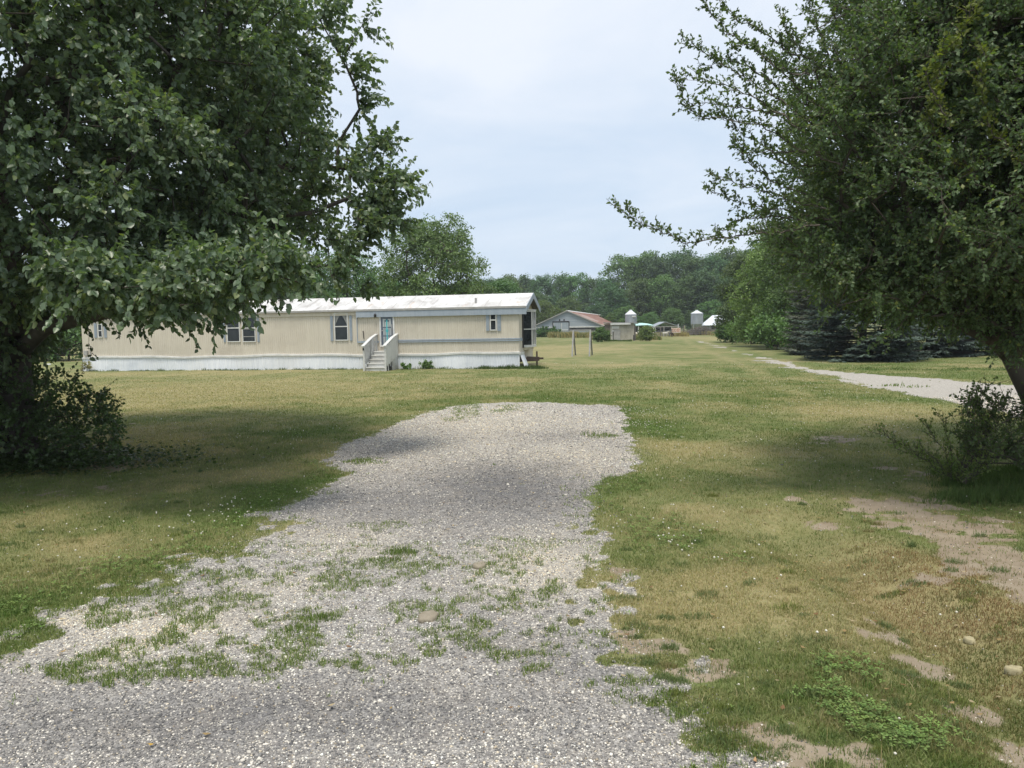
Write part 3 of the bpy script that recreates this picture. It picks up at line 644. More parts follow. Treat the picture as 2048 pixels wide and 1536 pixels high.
# shrub round its foot
rg = np.random.RandomState(12)
tips = []
while len(tips) < 420:
    x, y, z = rg.uniform(-2.3, 1.9), rg.uniform(-1.6, 1.6), rg.uniform(.05, 1.75)
    if (x / (1.75 if x > 0 else 2.5)) ** 2 + (y / 1.6) ** 2 + (z / 1.75) ** 2 < 1 and z < 1.6 - .42 * max(x, 0): tips.append((x, y, z))
tips += [tuple(pt(*p) - Vector((-8.7, 12.9, 0))) for p in [(130,755,12.4),(150,765,12.4),(120,780,12.4),(195,790,12.2),(205,815,12.2),(185,830,12.2),(170,800,12.3),(220,860,12),(90,770,12.5),(225,900,12),(240,915,11.9)]]
root = empty('leafy_shrub', (-8.7, 12.9, 0))
make_tree(root, np.array(tips), [(0, 0, -.05), (0, 0, .1), (.03, 0, .3)], [.05, .04, .03], rg, dict(ntw=5, tl=.34, nlf=9, size=.06, cols=((.09, .15, .05), (.06, .10, .038)), droop=.3, upb=.3), T_PEAR, M['pear_leaf'], M['bark'], (0, 0, 0), step=.4, rt=.003)
tag(root, 'dark leafy shrub crowding the foot of the big left tree', 'shrub')
# vines climbing the trunk belong to the shrub look: low ground cover in front
rg = np.random.RandomState(13); n = 5200
X = rg.randn(n) * 1.15 - 8.1; Y = 12.4 + rg.randn(n) * .55; ok = (Y > 11.3); X, Y = X[ok], Y[ok]; n = len(X)
P = np.stack([X, Y, gz(X, Y) + .03 + .22 * rg.rand(n) ** 1.5], 1); A = unit(np.concatenate([rg.randn(n, 2), .3 * rg.randn(n, 1)], 1)); Nn = unit(rg.randn(n, 3) * .4 + np.array([0, 0, 1]))
w1 = rg.rand(n, 1); C = np.array((.06, .10, .03)) * w1 + np.array((.035, .06, .02)) * (1 - w1)
tag(link('ivy', leaves_mesh('ivy', P, A, Nn, .055 + .03 * rg.rand(n), T_ROUND, C, M['pear_leaf'], rg)), 'ivy and weeds on the ground before the left tree', 'ground cover', kind='stuff')

# --- hanging shoots below the crown are part of the pear tree (added before it is built)
# --- right plum tree with arching sprays
rg = np.random.RandomState(21)
RX, RY = 7.35, 10.3
ax, ay = 6.9, 10.0
prof = [(2.3, 1.6), (2.7, 2.5), (3.4, 3.1), (4.4, 3.15), (5.4, 2.9), (6.4, 2.35), (7.4, 1.9), (8.4, 1.3), (9.0, .4)]
tips = envelope_tips(3300, ax, ay, prof, rg, .60, 4, .10)
tips = tips[(tips[:, 2] > 2.5) | (tips[:, 0] < 5.8)]
lr_ = np.random.RandomState(5); lw = np.array([tuple(pt(x_, lr_.uniform(500, 550 + (x_ - 1640) * .34), lr_.uniform(8.8, 11.2))) for x_ in lr_.uniform(1640, 2120, 300)]); tips = np.concatenate([tips, lw])
low = np.array([tuple(pt(*p)) for p in [(1890,600,9),(1850,590,8.8),(1930,640,9.4),(1800,600,8.8),(1760,590,8.8),(1700,560,8.8),(1640,540,8.9),(1600,500,9),(1580,480,9),(1980,640,9.6),(2030,620,9.6),(2040,560,9.3)]])
tips = np.concatenate([tips, low, low + rg.randn(*low.shape) * .2])
SP = [([(1640,450),(1560,463),(1500,470),(1430,478),(1372,487),(1340,470),(1300,455),(1262,435),(1232,415)], 8.6),
      ([(1680,330),(1600,300),(1520,250),(1440,236),(1395,232),(1368,205),(1355,156)], 8.7), ([(1640,260),(1560,200),(1480,150),(1420,112),(1368,82)], 8.9), ([(1700,260),(1620,200),(1530,110),(1450,65),(1410,10),(1402,-10)], 9.0),
      ([(1640,305),(1560,302),(1500,305),(1475,285)], 8.6), ([(1640,400),(1560,370),(1500,330),(1472,296)], 8.8), ([(1660,440),(1560,420),(1480,405),(1420,380)], 9.0), ([(1660,420),(1580,400),(1480,368),(1425,352)], 8.7),
      ([(1700,220),(1650,150),(1580,80),(1562,30)], 9.2), ([(1750,200),(1700,150),(1640,60),(1612,-10)], 9.0), ([(1600,120),(1520,60),(1470,40),(1440,5)], 9.3), ([(1600,260),(1520,200),(1430,165),(1375,160)], 8.5),
      ([(1560,180),(1500,130),(1440,120),(1400,150)], 9.0), ([(1640,330),(1570,330),(1520,290),(1440,235)], 9.1), ([(1600,440),(1540,430),(1480,440),(1440,470)], 8.9), ([(1560,230),(1480,215),(1420,205),(1380,215)], 8.8),
      ([(1620,150),(1560,140),(1500,90),(1470,95)], 8.9), ([(1900,260),(1850,150),(1920,70),(1945,20)], 8.0), ([(2048,330),(1980,260),(1960,160),(1965,100)], 7.8), ([(1950,350),(1900,320),(1860,240),(1880,150)], 8.2)]
fol = [spray([pt(x_, y_, yy + .0004 * abs(x_ - 1500)) for x_, y_ in pl], rg, .055, .15, 8, .052, ((.13, .175, .07), (.08, .12, .05)), .012, .55) for pl, yy in SP[:17]]
fol += [spray([pt(x_, y_, yy) for x_, y_ in pl], rg, .05, .15, 9, .055, ((.20, .22, .05), (.13, .17, .045)), .01, .4) for pl, yy in SP[17:]]
fol = list(cat_fol(fol)); o3 = np.array([RX, RY, 0]); fol[0] = fol[0] - o3; tw = fol[5]; fol[5] = (tw[0] - o3, tw[1] - o3, tw[2], tw[3])
def rel(px, py, Y): p = pt(px, py, Y); return (p.x - RX, p.y - RY, p.z)
trunk = [(.15, 0, -.1), rel(2092, 860, 10.25), rel(2058, 790, 10.2), rel(2020, 715, 10.1), rel(1985, 682, 10.0), rel(1925, 655, 9.9), rel(1870, 622, 9.8), rel(1800, 565, 9.6), rel(1760, 500, 9.4)]
root = empty('plum_tree', (RX, RY, 0))
# two more stems rising from the same foot
stems = [[(0.05, .05, 0), rel(2060, 800, 10.4), rel(2010, 690, 10.5), rel(1960, 600, 10.5), rel(1900, 540, 10.6), rel(1850, 420, 10.6)], [(0.1, 0, 0), rel(2110, 780, 10.1), rel(2048, 640, 10.0), rel(1980, 520, 9.9), rel(1940, 380, 9.9)],
         [rel(1870, 600, 9.9), rel(1845, 560, 9.7), rel(1835, 480, 9.6), rel(1810, 400, 9.5)]]
mb = MB()
for st_, r0 in zip(stems, (.08, .08, .035)): mb.tube(st_, list(np.linspace(r0, .03, len(st_))), 8)
mb.build('stem', M['bark_light'], root, smooth=True)
make_tree(root, tips - o3, trunk, [.16, .13, .115, .10, .075, .06, .05, .035, .02], rg, dict(ntw=8, tl=.40, nlf=15, size=.056, cols=((.145, .205, .095), (.085, .132, .062), (.23, .26, .09), .04), droop=.25, upb=.25),
          T_SMALL, M['plum_leaf'], M['bark_light'], (-.4, -.3, 3.6), extra_fol=fol, rt=.005)
tag(root, 'leaning many stemmed tree at right with long arching sprays', 'tree')

# --- dark glossy tree at the top right corner, its trunk outside the frame
rg = np.random.RandomState(31); o3 = np.array([10.0, 9.6, 0])
tips = envelope_tips(1700, 0, 0, [(3.4, 2.6), (4.6, 4.2), (6, 4.6), (7.5, 4.4), (9, 3.6), (10.5, 2.0), (11.2, .5)], rg, .7, 5, .1)
root = empty('pear_tree', tuple(o3))
make_tree(root, tips, [(0, 0, -.1), (0, 0, 1.5), (0, 0, 3), (0, .1, 5), (0, 0, 7), (0, 0, 9)], [.28, .25, .2, .15, .1, .05], rg, dict(ntw=7, tl=.5, nlf=14, size=.085, cols=((.095, .140, .075), (.060, .098, .055)), droop=.5, upb=.15), T_PEAR, M['pear_leaf'], M['bark'], (0, 0, 5))
tag(root, 'dark glossy leaved tree reaching in at the top right corner', 'tree')

# --- shrub suckers at the foot of the plum tree
rg = np.random.RandomState(41); bx = gp(1905, 968); o3 = np.array([bx.x, bx.y, 0])
SH = [([(1905,965),(1860,925),(1800,885),(1760,868)], 9.9), ([(1905,965),(1890,900),(1865,868),(1850,850)], 9.9), ([(1905,965),(1900,900),(1885,850),(1880,835)], 9.8), ([(1915,965),(1935,900),(1950,830),(1965,790),(1985,770)], 9.7),
      ([(1920,965),(1960,890),(1985,830),(2010,800)], 9.6), ([(1915,965),(1920,880),(1925,845)], 9.9), ([(1910,965),(1870,915),(1835,898)], 9.8), ([(1930,968),(1990,890),(2048,850)], 9.6), ([(1915,966),(1945,880),(1975,850),(1940,812)], 9.8),
      ([(1905,965),(1880,930),(1820,905),(1790,895)], 10.0), ([(1930,966),(1975,930),(2000,905)], 9.5), ([(1925,966),(1965,920),(1990,860),(1960,830)], 9.4)]
fol = list(cat_fol([spray([pt(x_, y_, yy) for x_, y_ in pl], rg, .07, .2, 6, .048, ((.19, .24, .075), (.11, .16, .05)), .006, .5) for pl, yy in SH]))
fol[0] = fol[0] - o3; tw = fol[5]; fol[5] = (tw[0] - o3, tw[1] - o3, tw[2], tw[3]); root = empty('sapling', tuple(o3))
tips = []
while len(tips) < 170:
    p = pt(rg.uniform(1930, 2110), rg.uniform(790, 930), 9.7 + rg.randn() * .25)
    if p.z > .1: tips.append(tuple(np.array(p) - o3))
make_tree(root, np.array(tips), [(0, 0, -.02), (.1, 0, .15), (.3, 0, .4)], [.03, .025, .02], rg, dict(ntw=4, tl=.22, nlf=8, size=.048, cols=((.10, .15, .055), (.07, .105, .04)), droop=.2, upb=.35), T_SMALL, M['plum_leaf'], M['bark_light'], (.6, 0, 0), step=.3, rt=.003, extra_fol=fol)
tag(root, 'thin leaning sapling shoots under the right tree', 'sapling')

# --- broadleaf trees further off
def lobe_tips(n, h, r, rng, base=.18, nl=16):
    cs = []
    for i in range(nl):
        z = h * (base + .1 + (.80 - base) * (i + .5) / nl); rr_ = r * math.sin(math.pi * min(.97, .22 + .75 * (z / h - base) / (1 - base))) ** .75
        a = i * 2.399 + rng.rand() * .7; q = rr_ * (.55 + .2 * rng.rand()); cs.append((q * math.cos(a), q * math.sin(a), z, r * (.34 + .16 * rng.rand())))
    cs.append((0, 0, h * .86, r * .36)); cs = np.array(cs)
    k = rng.randint(0, len(cs), n); d = unit(rng.randn(n, 3) + np.array([0, 0, .45])); q = cs[k, 3:4] * (rng.rand(n, 1) ** .25)
    P = cs[k, :3] + d * q * np.array([1, 1, .85]); P[:, 2] = np.clip(P[:, 2], h * base * .7, h)
    return P, unit(d + unit(P - np.array([0, 0, h * .45])) * .3)
def broadleaf(root, h, r, rng, ntips, ncards, size, cols, leafm, base=.18, nl=16, tr=.2, blob_r=.5):
    tips, dirs = lobe_tips(ntips, h, r, rng, base, nl)
    trunk = [(0, 0, -.2), (0, 0, h * .15), (.02 * h, 0, h * .35), (0, .02 * h, h * .6), (0, 0, h * .8)]
    sub = tips[rng.permutation(len(tips))[:max(60, ntips // 5)]]
    pos, par, tip_of = skeleton(sub, trunk, h * .09, rng)
    link('trunk', wood_mesh('trunk', pos, par, 5, tip_of, M['bark'], tr, .02, 6, None, np.array([tr, tr * .85, tr * .65, tr * .4, tr * .2])), root)
    n = ntips * ncards; T = np.repeat(tips, ncards, 0); D = np.repeat(dirs, ncards, 0)
    P = T + unit(rng.randn(n, 3)) * blob_r * rng.rand(n, 1) ** .5 * np.array([1, 1, .7])
    Nn = unit(D * .6 + rng.randn(n, 3) * .6 + np.array([0, 0, .35])); A = unit(np.cross(Nn, rng.randn(n, 3)) + np.array([0, 0, -.2]))
    tone = np.repeat(.8 + .4 * rng.rand(ntips), ncards)[:, None]; w1 = rng.rand(n, 1)
    C = (np.array(cols[0]) * w1 + np.array(cols[1]) * (1 - w1)) * tone
    link('crown', leaves_mesh('crown', P, A, Nn, size * (.6 + .7 * rng.rand(n)), T_ROUND, C, leafm, rng), root)
# bright maple behind the mobile home
def at_base(px, Y): p = pt(px, 660, Y); return (p.x, p.y, float(gz(p.x, p.y)))
rg = np.random.RandomState(51)
root = empty('maple_tree', at_base(868, 64))
broadleaf(root, 11.3, 5.0, rg, 1500, 26, .17, ((.175, .25, .085), (.085, .14, .05)), leafmat('maple_leaf', (1, 1, 1), .55, .25, .35), .10, 24, .22, .55)
tag(root, 'bright green maple rising behind the white roof', 'tree')
rg = np.random.RandomState(52)
root = empty('dark_tree', at_base(695, 84))
broadleaf(root, 10.6, 5.4, rg, 900, 24, .22, ((.075, .11, .04), (.04, .07, .03)), M['far_leaf'], .06, 18, .22, .7)
tag(root, 'dark round tree just left of the bright maple', 'tree')
# shrubs and trees beyond, built as a few kinds and copied
PR = []
for i, (h, r, cols, bs) in enumerate([(20, 6.5, ((.075, .120, .045), (.042, .078, .032)), .10), (20, 5.6, ((.065, .105, .045), (.038, .070, .032)), .12), (20, 7.2, ((.085, .135, .045), (.05, .085, .03)), .08), (20, 6.2, ((.060, .100, .045), (.035, .066, .032)), .06)]):
    rg = np.random.RandomState(60 + i); root = empty('woodland_tree')
    broadleaf(root, h, r, rg, 620, 17, .50, cols, M['far_leaf'], bs, 22, .35, 1.25); PR.append(root)
used = set(); WT = []
def wtree(px, Y, toppx, kind, wid=1.0, row='tall'):
    b_ = at_base(px, Y); top = pt(px, toppx, Y).z; s = (top - b_[2]) / 19.0
    o = PR[kind] if kind not in used else copy_tree(PR[kind]); used.add(kind)
    o.location = b_; o.scale = (s * wid, s * wid, s); o.rotation_euler = (0, 0, rsx.rand() * 6.28); o['category'] = 'tree'; WT.append((px, o, row)); return o
rsx = np.random.RandomState(77)
def top_at(x):                      # skyline of the wood in the photograph
    return float(np.interp(x, [-400,-50,100,300,500,620,700,760,900,985,1040,1100,1150,1195,1215,1235,1270,1310,1350,1390,1440,1500,1700,2100,2500], [560,560,560,560,560,560,560,560,562,556,550,549,551,561,560,522,506,514,505,512,510,500,470,450,450]))
x_ = 950
while x_ < 1560:                    # back row
    Yb = 235 if x_ < 1215 else 205
    wtree(x_, Yb + rsx.rand() * 12, top_at(x_) + rsx.rand() * 7, rsx.randint(0, 4), .95); x_ += 27 + rsx.rand() * 12
x_ = 1000
while x_ < 1520:                    # lower trees before it
    Yb = 205 if x_ < 1230 else 186
    wtree(x_, Yb + rsx.rand() * 8, top_at(x_) + 34 + rsx.rand() * 22, rsx.randint(0, 4), 1.15, 'low'); x_ += 36 + rsx.rand() * 22
for x_, Yb, tp in [(1085, 168, 604), (1050, 172, 618), (1112, 176, 616), (1225, 182, 628), (1300, 176, 626), (1345, 180, 618), (1420, 182, 604), (1250, 178, 615), (1280, 184, 634), (1330, 185, 634), (1368, 186, 630), (1385, 184, 634), (1440, 186, 628), (1460, 184, 624)]: wtree(x_, Yb, tp, 2, 1.3, 'low')
x_ = -330
while x_ < 1010:                    # row behind the mobile home
    wtree(x_, 112 + rsx.rand() * 16, top_at(x_) + rsx.rand() * 20, rsx.randint(0, 4), 1.25); x_ += 52 + rsx.rand() * 24
for x_, Yb, tp in [(60, 74, 600), (-40, 70, 590), (130, 78, 610), (-150, 72, 590), (560, 90, 560), (620, 92, 552), (1000, 96, 566), (960, 92, 574), (780, 96, 566)]: wtree(x_, Yb, tp, rsx.randint(0, 2), 1.4, 'low')
for x_, Yb, tp in [(1560, 120, 470), (1640, 110, 440), (1720, 120, 420), (1820, 105, 420), (1900, 120, 400), (2000, 110, 420), (2120, 110, 400), (2280, 110, 420)]: wtree(x_, Yb, tp, rsx.randint(0, 4), 1.2)
ZN = [(-9999, 'behind the left end of the mobile home'), (380, 'behind the middle of the long home'), (740, 'behind the home roof near the maple'), (985, 'between the home gable and barn peak'), (1137, 'above the rusty barn roof'),
      (1228, 'above the left feed silo'), (1305, 'above the open pole shed'), (1372, 'above the right feed silo'), (1460, 'above the lane end'), (1540, 'behind the spruces at right')]
ORD = ['leftmost', 'second from left', 'third from left', 'fourth from left', 'fifth from left', 'sixth from left', 'seventh from left', 'eighth from left', 'ninth from left', 'tenth from left', 'eleventh from left', 'twelfth from left']
for zi, (z0_, zn) in enumerate(ZN):
    z1_ = ZN[zi + 1][0] if zi + 1 < len(ZN) else 9999
    for row in ('tall', 'low'):
        g_ = sorted([q for q in WT if z0_ <= q[0] < z1_ and (q[2] == row)], key=lambda q: q[0])
        for k, (px, o, _r) in enumerate(g_):
            o.name = 'woodland_tree'; o['label'] = ('only' if len(g_) == 1 else ORD[min(k, 11)]) + (' of the tall woodland trees ' if row == 'tall' else ' of the lower front trees ') + zn
            o['group'] = 'woodland trees along the far edge of the fields'

# mid distance trees along the lane
rg = np.random.RandomState(81)
root = empty('locust_tree', tuple(gp(1545, 693)))
broadleaf(root, 8.9, 3.6, rg, 1300, 24, .17, ((.20, .29, .085), (.11, .17, .055)), leafmat('locust_leaf', (1, 1, 1), .6, .25, .3), .02, 20, .16, .5)
tag(root, 'light green bushy tree left of the blue spruces', 'tree')
rg = np.random.RandomState(82)
root = empty('cedar_tree', tuple(gp(1493, 684)))
broadleaf(root, 9.5, 3.4, rg, 900, 22, .2, ((.075, .105, .045), (.04, .065, .03)), M['far_leaf'], .02, 16, .16, .55)
tag(root, 'brownish green cedar at the end of the tree row beside the lane', 'tree')
rg = np.random.RandomState(83)
root = empty('bushy_tree', tuple(gp(1600, 697)))
broadleaf(root, 10.5, 3.6, rg, 900, 22, .18, ((.075, .12, .035), (.045, .075, .03)), M['far_leaf'], .02, 16, .16, .5)
tag(root, 'green bushy tree rising directly behind the left spruce', 'tree')

def spruce_mesh(root, h, r, rng, lvl=.24, cols=((.085, .125, .105), (.055, .085, .075))):
    P, A, Nn, S, seg = [], [], [], [], ([], [], [], [])
    z = .25
    while z < h - .15:
        rr_ = r * (1 - z / h) ** .8 * (.9 + .2 * rng.rand()) * min(1, .75 + z / 2); nb = int(9 + 8 * rr_ / r)
        for b_ in range(nb):
            a = rng.rand() * 6.283; Lb = rr_ * (.72 + .35 * rng.rand()); d = np.array([math.cos(a), math.sin(a), -.12 + .28 * z / h]); sd_ = np.array([-math.sin(a), math.cos(a), 0])
            p0 = np.array([0, 0, z]); e = p0 + d * Lb; e[2] += .10 * Lb
            seg[0].append(p0); seg[1].append(e); seg[2].append(.02); seg[3].append(.005)
            ns = int(Lb / .17) + 1
            for s_ in range(ns):
                f = 1 - s_ / ns * .8; q = p0 + (e - p0) * f; q = q + np.array([0, 0, -.10 * math.sin(math.pi * f)]); ll = min(.55, .18 + .5 * (1 - f) * Lb)
                for sg in (-1, 1):
                    td = unit(d * .7 + sd_ * sg * (.8 if s_ else .15) + np.array([0, 0, -.12])); k = 3
                    for u_ in range(k):
                        P.append(q + td * ll * u_ / k * .9 + rng.randn(3) * .02); A.append(td + rng.randn(3) * .18); Nn.append(np.array([0, 0, 1]) + rng.randn(3) * .35); S.append(ll * .62)
        z += lvl * (.8 + .4 * rng.rand())
    P, A, Nn, S = map(np.array, (P, A, Nn, S)); n = len(P); w1 = rng.rand(n, 1); C = np.array(cols[0]) * w1 + np.array(cols[1]) * (1 - w1)
    tm = (np.array([(0,0,0),(.45,-.17,-.03),(1,0,.02),(.45,.17,-.03)]), [(0,1,2),(0,2,3)])
    mb_ = MB(); mb_.tube([(0, 0, -.2), (0, 0, h * .5), (0, 0, h * .97)], [.22, .12, .03], 8)
    link('trunk', wood_mesh('trunk', np.array([(0, 0, -.2), (0, 0, h * .5), (0, 0, h * .97)]), np.array([-1, 0, 1]), 3, np.array([2]), M['bark'], .22, .02, 8, tuple(np.array(s_) for s_ in seg), np.array([.22, .12, .03])), root)
    link('crown', leaves_mesh('crown', P, A, unit(Nn), S, tm, C, M['needle'], rng), root)
for (px, py, h, r, sd_, lb, cl) in [(1675, 712, 12.5, 2.7, 91, 'grey tinged blue spruce, leftmost of the spruces at right', ((.15, .18, .145), (.12, .12, .085))), (1800, 727, 13.5, 4.0, 92, 'wide blue spruce with lowest boughs on the grass', ((.12, .165, .135), (.075, .105, .085))), (1925, 717, 12.5, 3.3, 93, 'dark spruce seen behind the leaning stems of the right tree', ((.11, .15, .13), (.07, .10, .085))), (2075, 712, 12, 3.4, 94, 'spruce at the far right, mostly outside the frame', ((.11, .15, .13), (.07, .10, .085)))]:
    rg = np.random.RandomState(sd_); p = gp(px, py); root = empty('spruce_tree', (p.x, p.y + r, 0)); spruce_mesh(root, h, r, rg, .26, cl); tag(root, lb, 'tree', 'spruce trees at right')

# ------------------------------------------------------------------ the mobile home
P0 = gp(168, 742); P1 = gp(1039, 736.5); U = (P1 - P0); HL = U.length; U.normalize(); HRZ = math.atan2(U.y, U.x); V_ = Vector((-U.y, U.x, 0)); HW = 4.27
def wall_uz(px, py, v=0.0):
    """photograph point -> (u, z) on the long front wall"""
    d = ray(px, py); o = P0 + V_ * v - Vector((0, 0, EYE)); nrm = V_
    t_ = o.dot(nrm) / d.dot(nrm); p = Vector((0, 0, EYE)) + d * t_; return (p - P0).dot(U), p.z
home = empty('mobile_home', tuple(P0), HRZ)
tag(home, 'long beige single wide mobile home with white roof and skirting', 'mobile home')
def streaky(name, c1, c2, c3, sc=1.0, rough=.7):
    m, t, b, _ = new_mat(name); v = mapped(t, (3.0, 3.0, .35)); f = noise(t, sc * 1.6, 6, .6, v); g = noise(t, sc * .35, 4, .6, mapped(t, (1, 1, 1.6))); k = noise(t, sc * 7, 4, .7, v)
    c = mixc(t, ramp(t, f, .35, .7), c1, c2); c = mixc(t, mth(t, 'MULTIPLY', ramp(t, g, .5, .72), .6), c, c3); c = mixc(t, mth(t, 'MULTIPLY', ramp(t, k, .55, .8), .3), c, c3)
    L(t, c, b.inputs['Base Color']); b.inputs['Roughness'].default_value = rough; return m
M['siding'] = streaky('siding', (.64, .59, .50), (.57, .52, .435), (.45, .405, .34))
M['skirt'] = streaky('skirt', (.80, .82, .85), (.70, .73, .78), (.50, .54, .60), 1.4, .5)
M['blue_trim'] = streaky('blue_trim', (.34, .39, .45), (.27, .32, .38), (.42, .45, .49), 1.2)
M['white_trim'] = pmat('white_trim', (.72, .72, .70), (.55, .55, .54), 3, .5)
M['grey_trim'] = pmat('grey_trim', (.42, .41, .39), (.32, .31, .30), 3, .6)
m, t, b, _ = new_mat('home_roof'); M['home_roof'] = m
v = mapped(t, (.55, .16, 1)); f = noise(t, 1.5, 7, .65, v, .8); g = noise(t, .7, 5, .6, mapped(t, (1, .35, 1)), .5); k = noise(t, 5, 4, .7, mapped(t, (1, .4, 1)))
c = mixc(t, ramp(t, f, .45, .68), (.66, .655, .64), (.36, .34, .32)); c = mixc(t, mth(t, 'MULTIPLY', ramp(t, g, .57, .66), .55), c, (.42, .28, .18)); c = mixc(t, mth(t, 'MULTIPLY', ramp(t, k, .55, .75), .5), c, (.34, .29, .25))
L(t, c, b.inputs['Base Color']); b.inputs['Roughness'].default_value = .45
M['glass'] = pmat('glass', (.012, .016, .018), (.03, .035, .035), 2, .12)
M['curtain'] = pmat('curtain', (.30, .30, .29), (.16, .17, .17), 6, .9, (4, 1, .3))
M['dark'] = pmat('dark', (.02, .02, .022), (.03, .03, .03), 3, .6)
M['soffit'] = pmat('soffit', (.06, .055, .05), (.09, .085, .08), 3, .8)
def ribbed(name, u0, u1, z0, z1, v, mat, parent, pitch=.122, dep=.018, wav=None, flare=0.0, zt=None):
    """a sheet with vertical ribs, its bottom edge free to wave and flare out"""
    n = int((u1 - u0) / pitch); vs, fs = [], []; xs_ = []
    for i in range(n):
        a = u0 + (u1 - u0) * i / n; p = (u1 - u0) / n; xs_ += [(a, 0), (a + p * .16, dep), (a + p * .30, dep), (a + p * .42, 0)]
    xs_.append((u1, 0)); rows = 5
    for j in range(rows):
        f = j / (rows - 1)
        for x, d in xs_:
            zt_ = z1 if zt is None else zt(x)
            vs.append((x, v + d - flare * (1 - f) * (wav(x) if wav else 1), z0 + (zt_ - z0) * f))
    k = len(xs_)
    for j in range(rows - 1):
        for i in range(k - 1): fs.append((j*k+i, j*k+i+1, (j+1)*k+i+1, (j+1)*k+i))
    mb = MB().add(vs, fs); return mb.build(name, mat, parent)
ZS, ZE, ZR = .80, 3.22, 3.98             # top of the skirting, eave, ridge
body = MB().box(0, HL, .03, HW - .03, .3, ZE - .02)
body.add([(HL-.003, .03, ZE-.02), (HL-.003, HW-.03, ZE-.02), (HL-.003, HW/2, ZR-.1), (.003, .03, ZE-.02), (.003, HW-.03, ZE-.02), (.003, HW/2, ZR-.1)], [(0, 1, 2), (5, 4, 3), (0, 2, 5, 3), (1, 4, 5, 2)])
body.build('wall', M['siding'], home)
ribbed('siding', 0, HL, ZS, ZE - .02, 0, M['siding'], home)
es = ribbed('siding', 0, HW, ZS, ZE + .12, 0, M['siding'], home); es.rotation_euler = (0, 0, R(90)); es.location = (HL + .02, 0, 0)
dip = lambda x: .78 + .035 * math.sin(x * .55 + .6) + .02 * math.sin(x * 1.7) - .06 * max(0, 1 - x / 2.0)
ribbed('skirting', -.02, HL + .02, -.05, ZS, -.02, M['skirt'], home, .15, .02, lambda x: .6 + .4 * math.sin(x * .9) + .4 * math.sin(x * 2.3), .06, dip)
sk = ribbed('skirting', 0, 1.15, -.05, .76, 0, M['skirt'], home, .15, .02, lambda x: 1, .30); sk.rotation_euler = (0, 0, R(90)); sk.location = (HL + .03, 0, 0)
sk = ribbed('skirting', 0, HW, -.05, .76, 0, M['skirt'], home, .15, .02, lambda x: 1, -.22); sk.rotation_euler = (0, 0, R(90)); sk.location = (-.03, 0, 0)
mb = MB()
xs_ = np.linspace(-.03, HL + .03, 60)
for a, b_ in zip(xs_[:-1], xs_[1:]):
    za_, zb_ = dip(a), dip(b_)
    mb.add([(a, -.075, za_-.05), (b_, -.075, zb_-.05), (b_, -.075, zb_+.045), (a, -.075, za_+.045), (a, .01, za_+.06), (b_, .01, zb_+.06), (a, .01, za_-.05), (b_, .01, zb_-.05)], [(0,1,2,3), (3,2,5,4), (0,6,7,1)])
mb.build('skirting_rail', M['white_trim'], home)
MB().box(HL+.02, HL+.07, -.05, 1.15, .70, .82).build('skirting_rail', M['white_trim'], home)
# roof: shallow gable with an overhang at the right end, sheet metal ribs across
OV = .42
mb = MB(); th = .05; sl_r = (ZR - ZE) / (HW / 2 + .12)
for sgn in (0, 1):
    y0 = -.12 if sgn == 0 else HW + .12; ym = HW / 2
    mb.add([(-.15, y0, ZE), (HL + OV, y0, ZE), (HL + OV, ym, ZR), (-.15, ym, ZR), (-.15, y0, ZE - th), (HL + OV, y0, ZE - th), (HL + OV, ym, ZR - th), (-.15, ym, ZR - th)], [(0,1,2,3), (7,6,5,4), (0,4,5,1), (1,5,6,2), (3,7,4,0)])
roof = mb.build('roof', M['home_roof'], home)
mb = MB()
for i in range(36):
    x = .2 + i * (HL - .2) / 35.5
    for y0, z0, y1, z1 in ((-.115, ZE, HW/2, ZR), (HW + .115, ZE, HW/2, ZR)): mb.bar((x, y0, z0 + .006), (x, y1, z1 + .006), .035, .02)
mb.build('seam', M['home_roof'], roof)
MB().tube([(HL - 2.4, .55, ZE + .2), (HL - 2.4, .55, ZE + .5)], .06, 8).build('vent_pipe', M['grey_trim'], roof)
MB().box(-.16, HL + OV - .02, -.15, -.12, ZE - .09, ZE + .015).build('gutter', M['grey_trim'], home)
u_b = wall_uz(714, 640)[0]
MB().box(u_b, HL + OV, -.125, -.015, ZE - .42, ZE - .10).build('fascia', M['blue_trim'], home)
MB().box(-.02, u_b - .003, -.045, -.01, ZE - .30, ZE - .10).build('fascia', M['siding'], home)
mb = MB()                               # raking boards on the right gable
for y0 in (-.13, HW + .13):
    a = Vector((HL + OV + .01, y0, ZE - .12)); b_ = Vector((HL + OV + .01, HW / 2, ZR - .12)); mb.add([a + Vector((0,0,-.17)), b_ + Vector((0,0,-.17)), b_ + Vector((0,0,.13)), a + Vector((0,0,.13)), a + Vector((.03,0,-.17)), b_ + Vector((.03,0,-.17)), b_ + Vector((.03,0,.13)), a + Vector((.03,0,.13))],
           [(0,1,2,3), (7,6,5,4), (0,4,5,1), (3,2,6,7), (0,3,7,4), (1,5,6,2)])
mb.build('rake_board', M['blue_trim'], home)
MB().add([(HL + OV - .05, .02, ZE - .1), (HL + OV - .05, HW - .02, ZE - .1), (HL + OV - .05, HW / 2, ZR - .12), (HL + .03, .02, ZE - .1), (HL + .03, HW - .02, ZE - .1), (HL + .03, HW / 2, ZR - .12)], [(0,3,5,2), (1,2,5,4)]).build('soffit', M['soffit'], home)
def rect(px0, py0, px1, py1):
    u0, z1 = wall_uz(px0, (py0)); u1, z0 = wall_uz(px1, py1); return u0, u1, z0, z1
